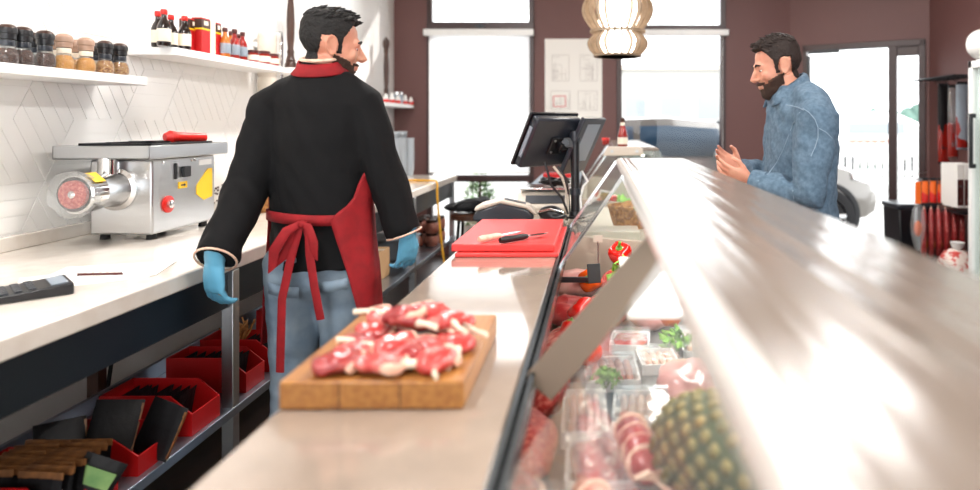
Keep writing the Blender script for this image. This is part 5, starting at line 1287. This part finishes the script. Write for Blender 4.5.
# ---------------------------------------------------------------- customer in a denim jacket, facing the counter
Yk = 2.70
cu = thing('person', 'bearded person in a blue denim jacket standing at the display case with hands raised', 'person', (.86, Yk, 0))
g_ = lambda px, py, y=0.: at(px, py, Yk) + Vector((0, y, 0))
KT = [(1.515, .800, .0, .080, .085), (1.46, .812, .0, .10, .165), (1.40, .835, .0, .125, .205), (1.28, .842, .0, .138, .212), (1.14, .838, .0, .140, .200), (1.0, .842, .0, .138, .195), (.90, .848, .0, .140, .200), (.84, .850, 0, .142, .202)]
def torso2(mb, shrink=0.): mb.loft([(s[1], Yk, s[0]) for s in KT], [(s[4]-shrink, s[3]-shrink) for s in KT], 28, up=(1, 0, 0))
S1, E1, W1 = Vector((.842, Yk-.205, 1.385)), g_(790, 190, -.235), g_(748, 180, -.10)
S2, E2, W2 = Vector((.842, Yk+.205, 1.385)), Vector((.80, Yk+.25, 1.10)), g_(746, 172, .06)
HK = T_((.742, Yk, 1.588), 0, 0, 0) @ (Matrix.Rotation(math.radians(90), 4, 'Z') @ Matrix.Rotation(math.radians(-14), 4, 'X'))
# hands: fingers forward (-x) and a little up, palms facing each other
def frame(o, fing, palm):
    z = -Vector(fing).normalized(); y = Vector(palm); y = (y - z*y.dot(z)).normalized(); x = y.cross(z); m = Matrix((x, y, z)).transposed().to_4x4(); m.translation = Vector(o); return m
h1 = frame(W1+Vector((-.012, .012, .006)), (-.85, .12, .25), (-.1, .8, .55)); h2 = frame(W2+Vector((-.012, -.006, .01)), (-.85, -.25, .42), (-.2, -.85, .4))
b = MB(); with_T(b, HK, head_shape); torso2(b, .018)
for (s, e, w_) in ((S1, E1, W1), (S2, E2, W2)): b.loft([s, s.lerp(e, .5), e, e.lerp(w_, .5), w_], [.055, .05, .044, .04, .028], 14); b.loft([s*.6+Vector((.842, Yk, 1.42))*.4, s], [.06, .058], 14)
with_T(b, h1, hand_shape(-1, (.3, .35, .4, .45), .98, .8)); with_T(b, h2, hand_shape(1, (.2, .25, .3, .35), .98, .8))
hL, hR, kL, kR, fL, fR = Vector((.85, Yk-.095, .9)), Vector((.85, Yk+.095, .9)), Vector((.83, Yk-.10, .49)), Vector((.84, Yk+.10, .49)), Vector((.87, Yk-.11, .09)), Vector((.88, Yk+.11, .09))
b.ell((.85, Yk, .9), (.115, .16, .12))
for (h, k_, f_) in ((hL, kL, fL), (hR, kR, fR)): b.loft([h, h.lerp(k_, .5), k_, k_.lerp(f_, .35), f_, f_-Vector((0, 0, .05))], [.082, .072, .054, .054, .037, .037], 16)
b.remesh(.0048, 3).build('body', M['skin'], cu, world=True, ang=80)
face_bits(cu, HK, 'hair_brown', .012, .0055, .010)
b = MB(); torso2(b)
for (s, e, w_, sd) in ((S1, E1, W1, 1), (S2, E2, W2, -1)):
    b.loft([s+Vector((-.01, sd*.12, .07)), s+Vector((0, sd*.05, .035)), s+Vector((0, sd*.0, .0)), s.lerp(e, .45), e, e.lerp(w_, .5), w_], [.07, .078, .084, .078, .068, .062, .052], 22)
b.loft([(.793, Yk, 1.515), (.797, Yk, 1.49), (.80, Yk, 1.45)], [(.085, .072), (.105, .080), (.15, .09)], 24, up=(1, 0, 0))
b.remesh(.0075, 5, lambda p: .009*noise.noise(Vector((p.x*10, p.y*9, p.z*6)))+.008*noise.noise(Vector((p.x*24+p.z*14, p.y*20, p.z*16)))).build('denim_jacket', M['jacket_denim'], cu, world=True, ang=80)
b = MB(); pts = []
rows = []
for (dz, k_) in ((.022, .072), (.016, .084), (-.010, .096), (-.034, .104)):
    rows.append([Vector((.782+(k_-.004)*math.cos(a), Yk+k_*math.sin(a), 1.492+dz*1.0+.048*math.cos(a))) for a in [-2.45+4.9*i/28 for i in range(29)]])
b.sheet(rows).build('collar', M['jacket_denim'], cu, world=True, ang=80, solid=.008)
from mathutils.bvhtree import BVHTree
jk = [c for c in cu.children if c.name.startswith('denim_jacket')][0]; bv = BVHTree.FromPolygons([v.co + cu.location for v in jk.data.vertices], [p.vertices[:] for p in jk.data.polygons])
def seam(pts, r=.0018):
    P2 = []
    for p in pts:
        h_, n_, i_, d_ = bv.find_nearest(Vector(p)); P2.append(h_ + n_*.001)
    MB().tube(P2, r, 6).build('seam', M['denim_seam'], cu, world=True)
def ray_seam(pix, r=.0018):                              # stitched lines on the side towards the counter clerk
    P2 = []
    for (px, py) in pix:
        d_ = (at(px, py, 2.0)-Vector((0, 0, CZ))).normalized(); h_, n_, i_, q_ = bv.ray_cast(Vector((0, 0, CZ)), d_)
        if h_: P2.append(h_ + n_*.001)
    if len(P2) > 2: MB().tube(P2, r, 6).build('seam', M['denim_seam'], cu, world=True)
ray_seam([(786+2*i, 105+.10*i*i*.6) for i in range(10)]); ray_seam([(803, 108), (809, 112), (815, 119), (818, 127), (818, 137), (815, 147), (811, 156)])
ray_seam([(800, 112), (793, 124), (788, 137), (783, 150), (777, 162), (768, 174), (758, 181)]); ray_seam([(793, 190), (794, 198), (794, 206), (795, 214), (795, 222)]); ray_seam([(819, 128), (826, 132), (832, 138)])
for (e, w_) in ((E1, W1), (E2, W2)):
    d = (w_-e).normalized(); MB().loft([w_-d*.05, w_-d*.02, w_+d*.006], [.0555, .0545, .052], 22).build('cuff', M['jacket_denim'], cu, world=True)
b = MB(); b.ell((.85, Yk, .9), (.132, .178, .14), n=24)
for (h, k_, f_) in ((hL, kL, fL), (hR, kR, fR)): b.loft([h+Vector((0, 0, .03)), h, h.lerp(k_, .5), k_, k_.lerp(f_, .4), f_, f_-Vector((0, 0, .04))], [.09, .1, .09, .074, .07, .066, .068], 20)
b.remesh(.010, 4, lambda p: .006*noise.noise(p*9)).build('trousers', M['dark_cloth'], cu, world=True, ang=80)
for f_ in (fL, fR):
    b = MB(); b.ell((f_.x-.06, f_.y, .045), (.13, .048, .045)); b.ell((f_.x+.02, f_.y, .07), (.06, .045, .06)); b.remesh(.01, 3)
    for v in b.bm.verts: v.co.z = max(v.co.z, .002)
    b.build('shoe', M['wood_dark'], cu, world=True, ang=80)
# ================================================================== let everything rest on its surface, not in it
bpy.context.view_layer.update()
def low(o):
    z = 9e9
    for c in [o] + list(o.children_recursive):
        if c.type == 'MESH':
            mw = c.matrix_world; z = min(z, min((mw @ v.co).z for v in c.data.vertices))
    return z
LEVELS = [ZT, ZS, ZD, zb, Z1, Z2, Z3, Z4, .82, 1.2, .698, .9265+.0135, 1.2245, 0.0]
def settle():
    for o in [o for o in bpy.data.objects if o.parent is None and o.get('category') and o.get('category') not in ('workbench', 'display case', 'counter', 'ceiling light', 'cutting board', 'car', 'fence', 'hedge', 'building', 'van', 'plant', 'blind', 'cable')]:
        z = low(o); L = min(LEVELS, key=lambda l: abs(l-z))
        if abs(L-z) < .016: o.location.z += L - z + .0008
settle()

# ================================================================== daylight, ceiling lamps, camera
w = bpy.data.worlds.new('daylight'); S.world = w; w.use_nodes = True
bg = w.node_tree.nodes['Background']; bg.inputs[0].default_value = (.95, .98, 1, 1); bg.inputs[1].default_value = 3.0
def lamp(name, loc, size, power, col=(1, .99, .98)):
    l = bpy.data.lights.new(name, 'AREA'); l.shape = 'RECTANGLE'; l.size, l.size_y = size; l.energy = power; l.color = col
    o = bpy.data.objects.new(name, l); COL.objects.link(o); o.location = loc; return o
sn = bpy.data.lights.new('sun', 'SUN'); sn.energy = 3; sn.angle = .02; sn.color = (1, .96, .9); so_ = bpy.data.objects.new('sun', sn); COL.objects.link(so_)
so_.rotation_euler = Vector((-.72, -.8, -.66)).to_track_quat('-Z', 'Y').to_euler()
for y0, y1 in ((-.1, 2.7), (4.35, 5.9)):
    o = lamp('case_lamp_light', (.26, (y0+y1)/2, 1.148), (.1, y1-y0), 5*(y1-y0), (1, .95, .9))
for i, (x, y) in enumerate(((-1.1, .6), (-1.1, 3.4), (1.4, 1.2), (1.4, 4.2))):
    t = thing('ceiling_light', ['long white ceiling light above the near end of the bench', 'long white ceiling light above the person in the apron', 'long white ceiling light above the near end of the display case', 'long white ceiling light above the entrance side'][i], 'ceiling light', (x, y, ZC))
    MB().bb(-.09, .09, -.65, .65, -.05, 0).build('housing', M['white_plastic'], t, .004)
    for s in (-.04, .04): MB().cyl((s, -.6, -.062), (s, .6, -.062), .013, n=12).build('tube', M['tube_glow'], t)
    lamp('ceiling_lamp', (x, y, ZC-.085), (.16, 1.2), 36)
cam = bpy.data.cameras.new('camera'); co = bpy.data.objects.new('camera', cam); COL.objects.link(co); S.camera = co
co.location = (0, 0, CZ); co.rotation_euler = (PI/2, 0, 0)
cam.sensor_fit = 'HORIZONTAL'; cam.sensor_width = 36; cam.lens = F/980*36
cam.shift_x = -(VX-490)/980; cam.shift_y = -(245-VY)/980
cam.clip_start = .02; cam.dof.use_dof = True; cam.dof.focus_distance = 2.4; cam.dof.aperture_fstop = 1.5
S.view_settings.view_transform = 'Standard'; S.view_settings.look = 'None'; S.view_settings.gamma = 1; S.view_settings.use_curve_mapping = False
S.view_settings.exposure = 0.5
S.cycles.use_denoising = True; S.cycles.max_bounces = 10; S.cycles.transparent_max_bounces = 16; S.cycles.caustics_reflective = False; S.cycles.caustics_refractive = False; S.cycles.sample_clamp_indirect = 6
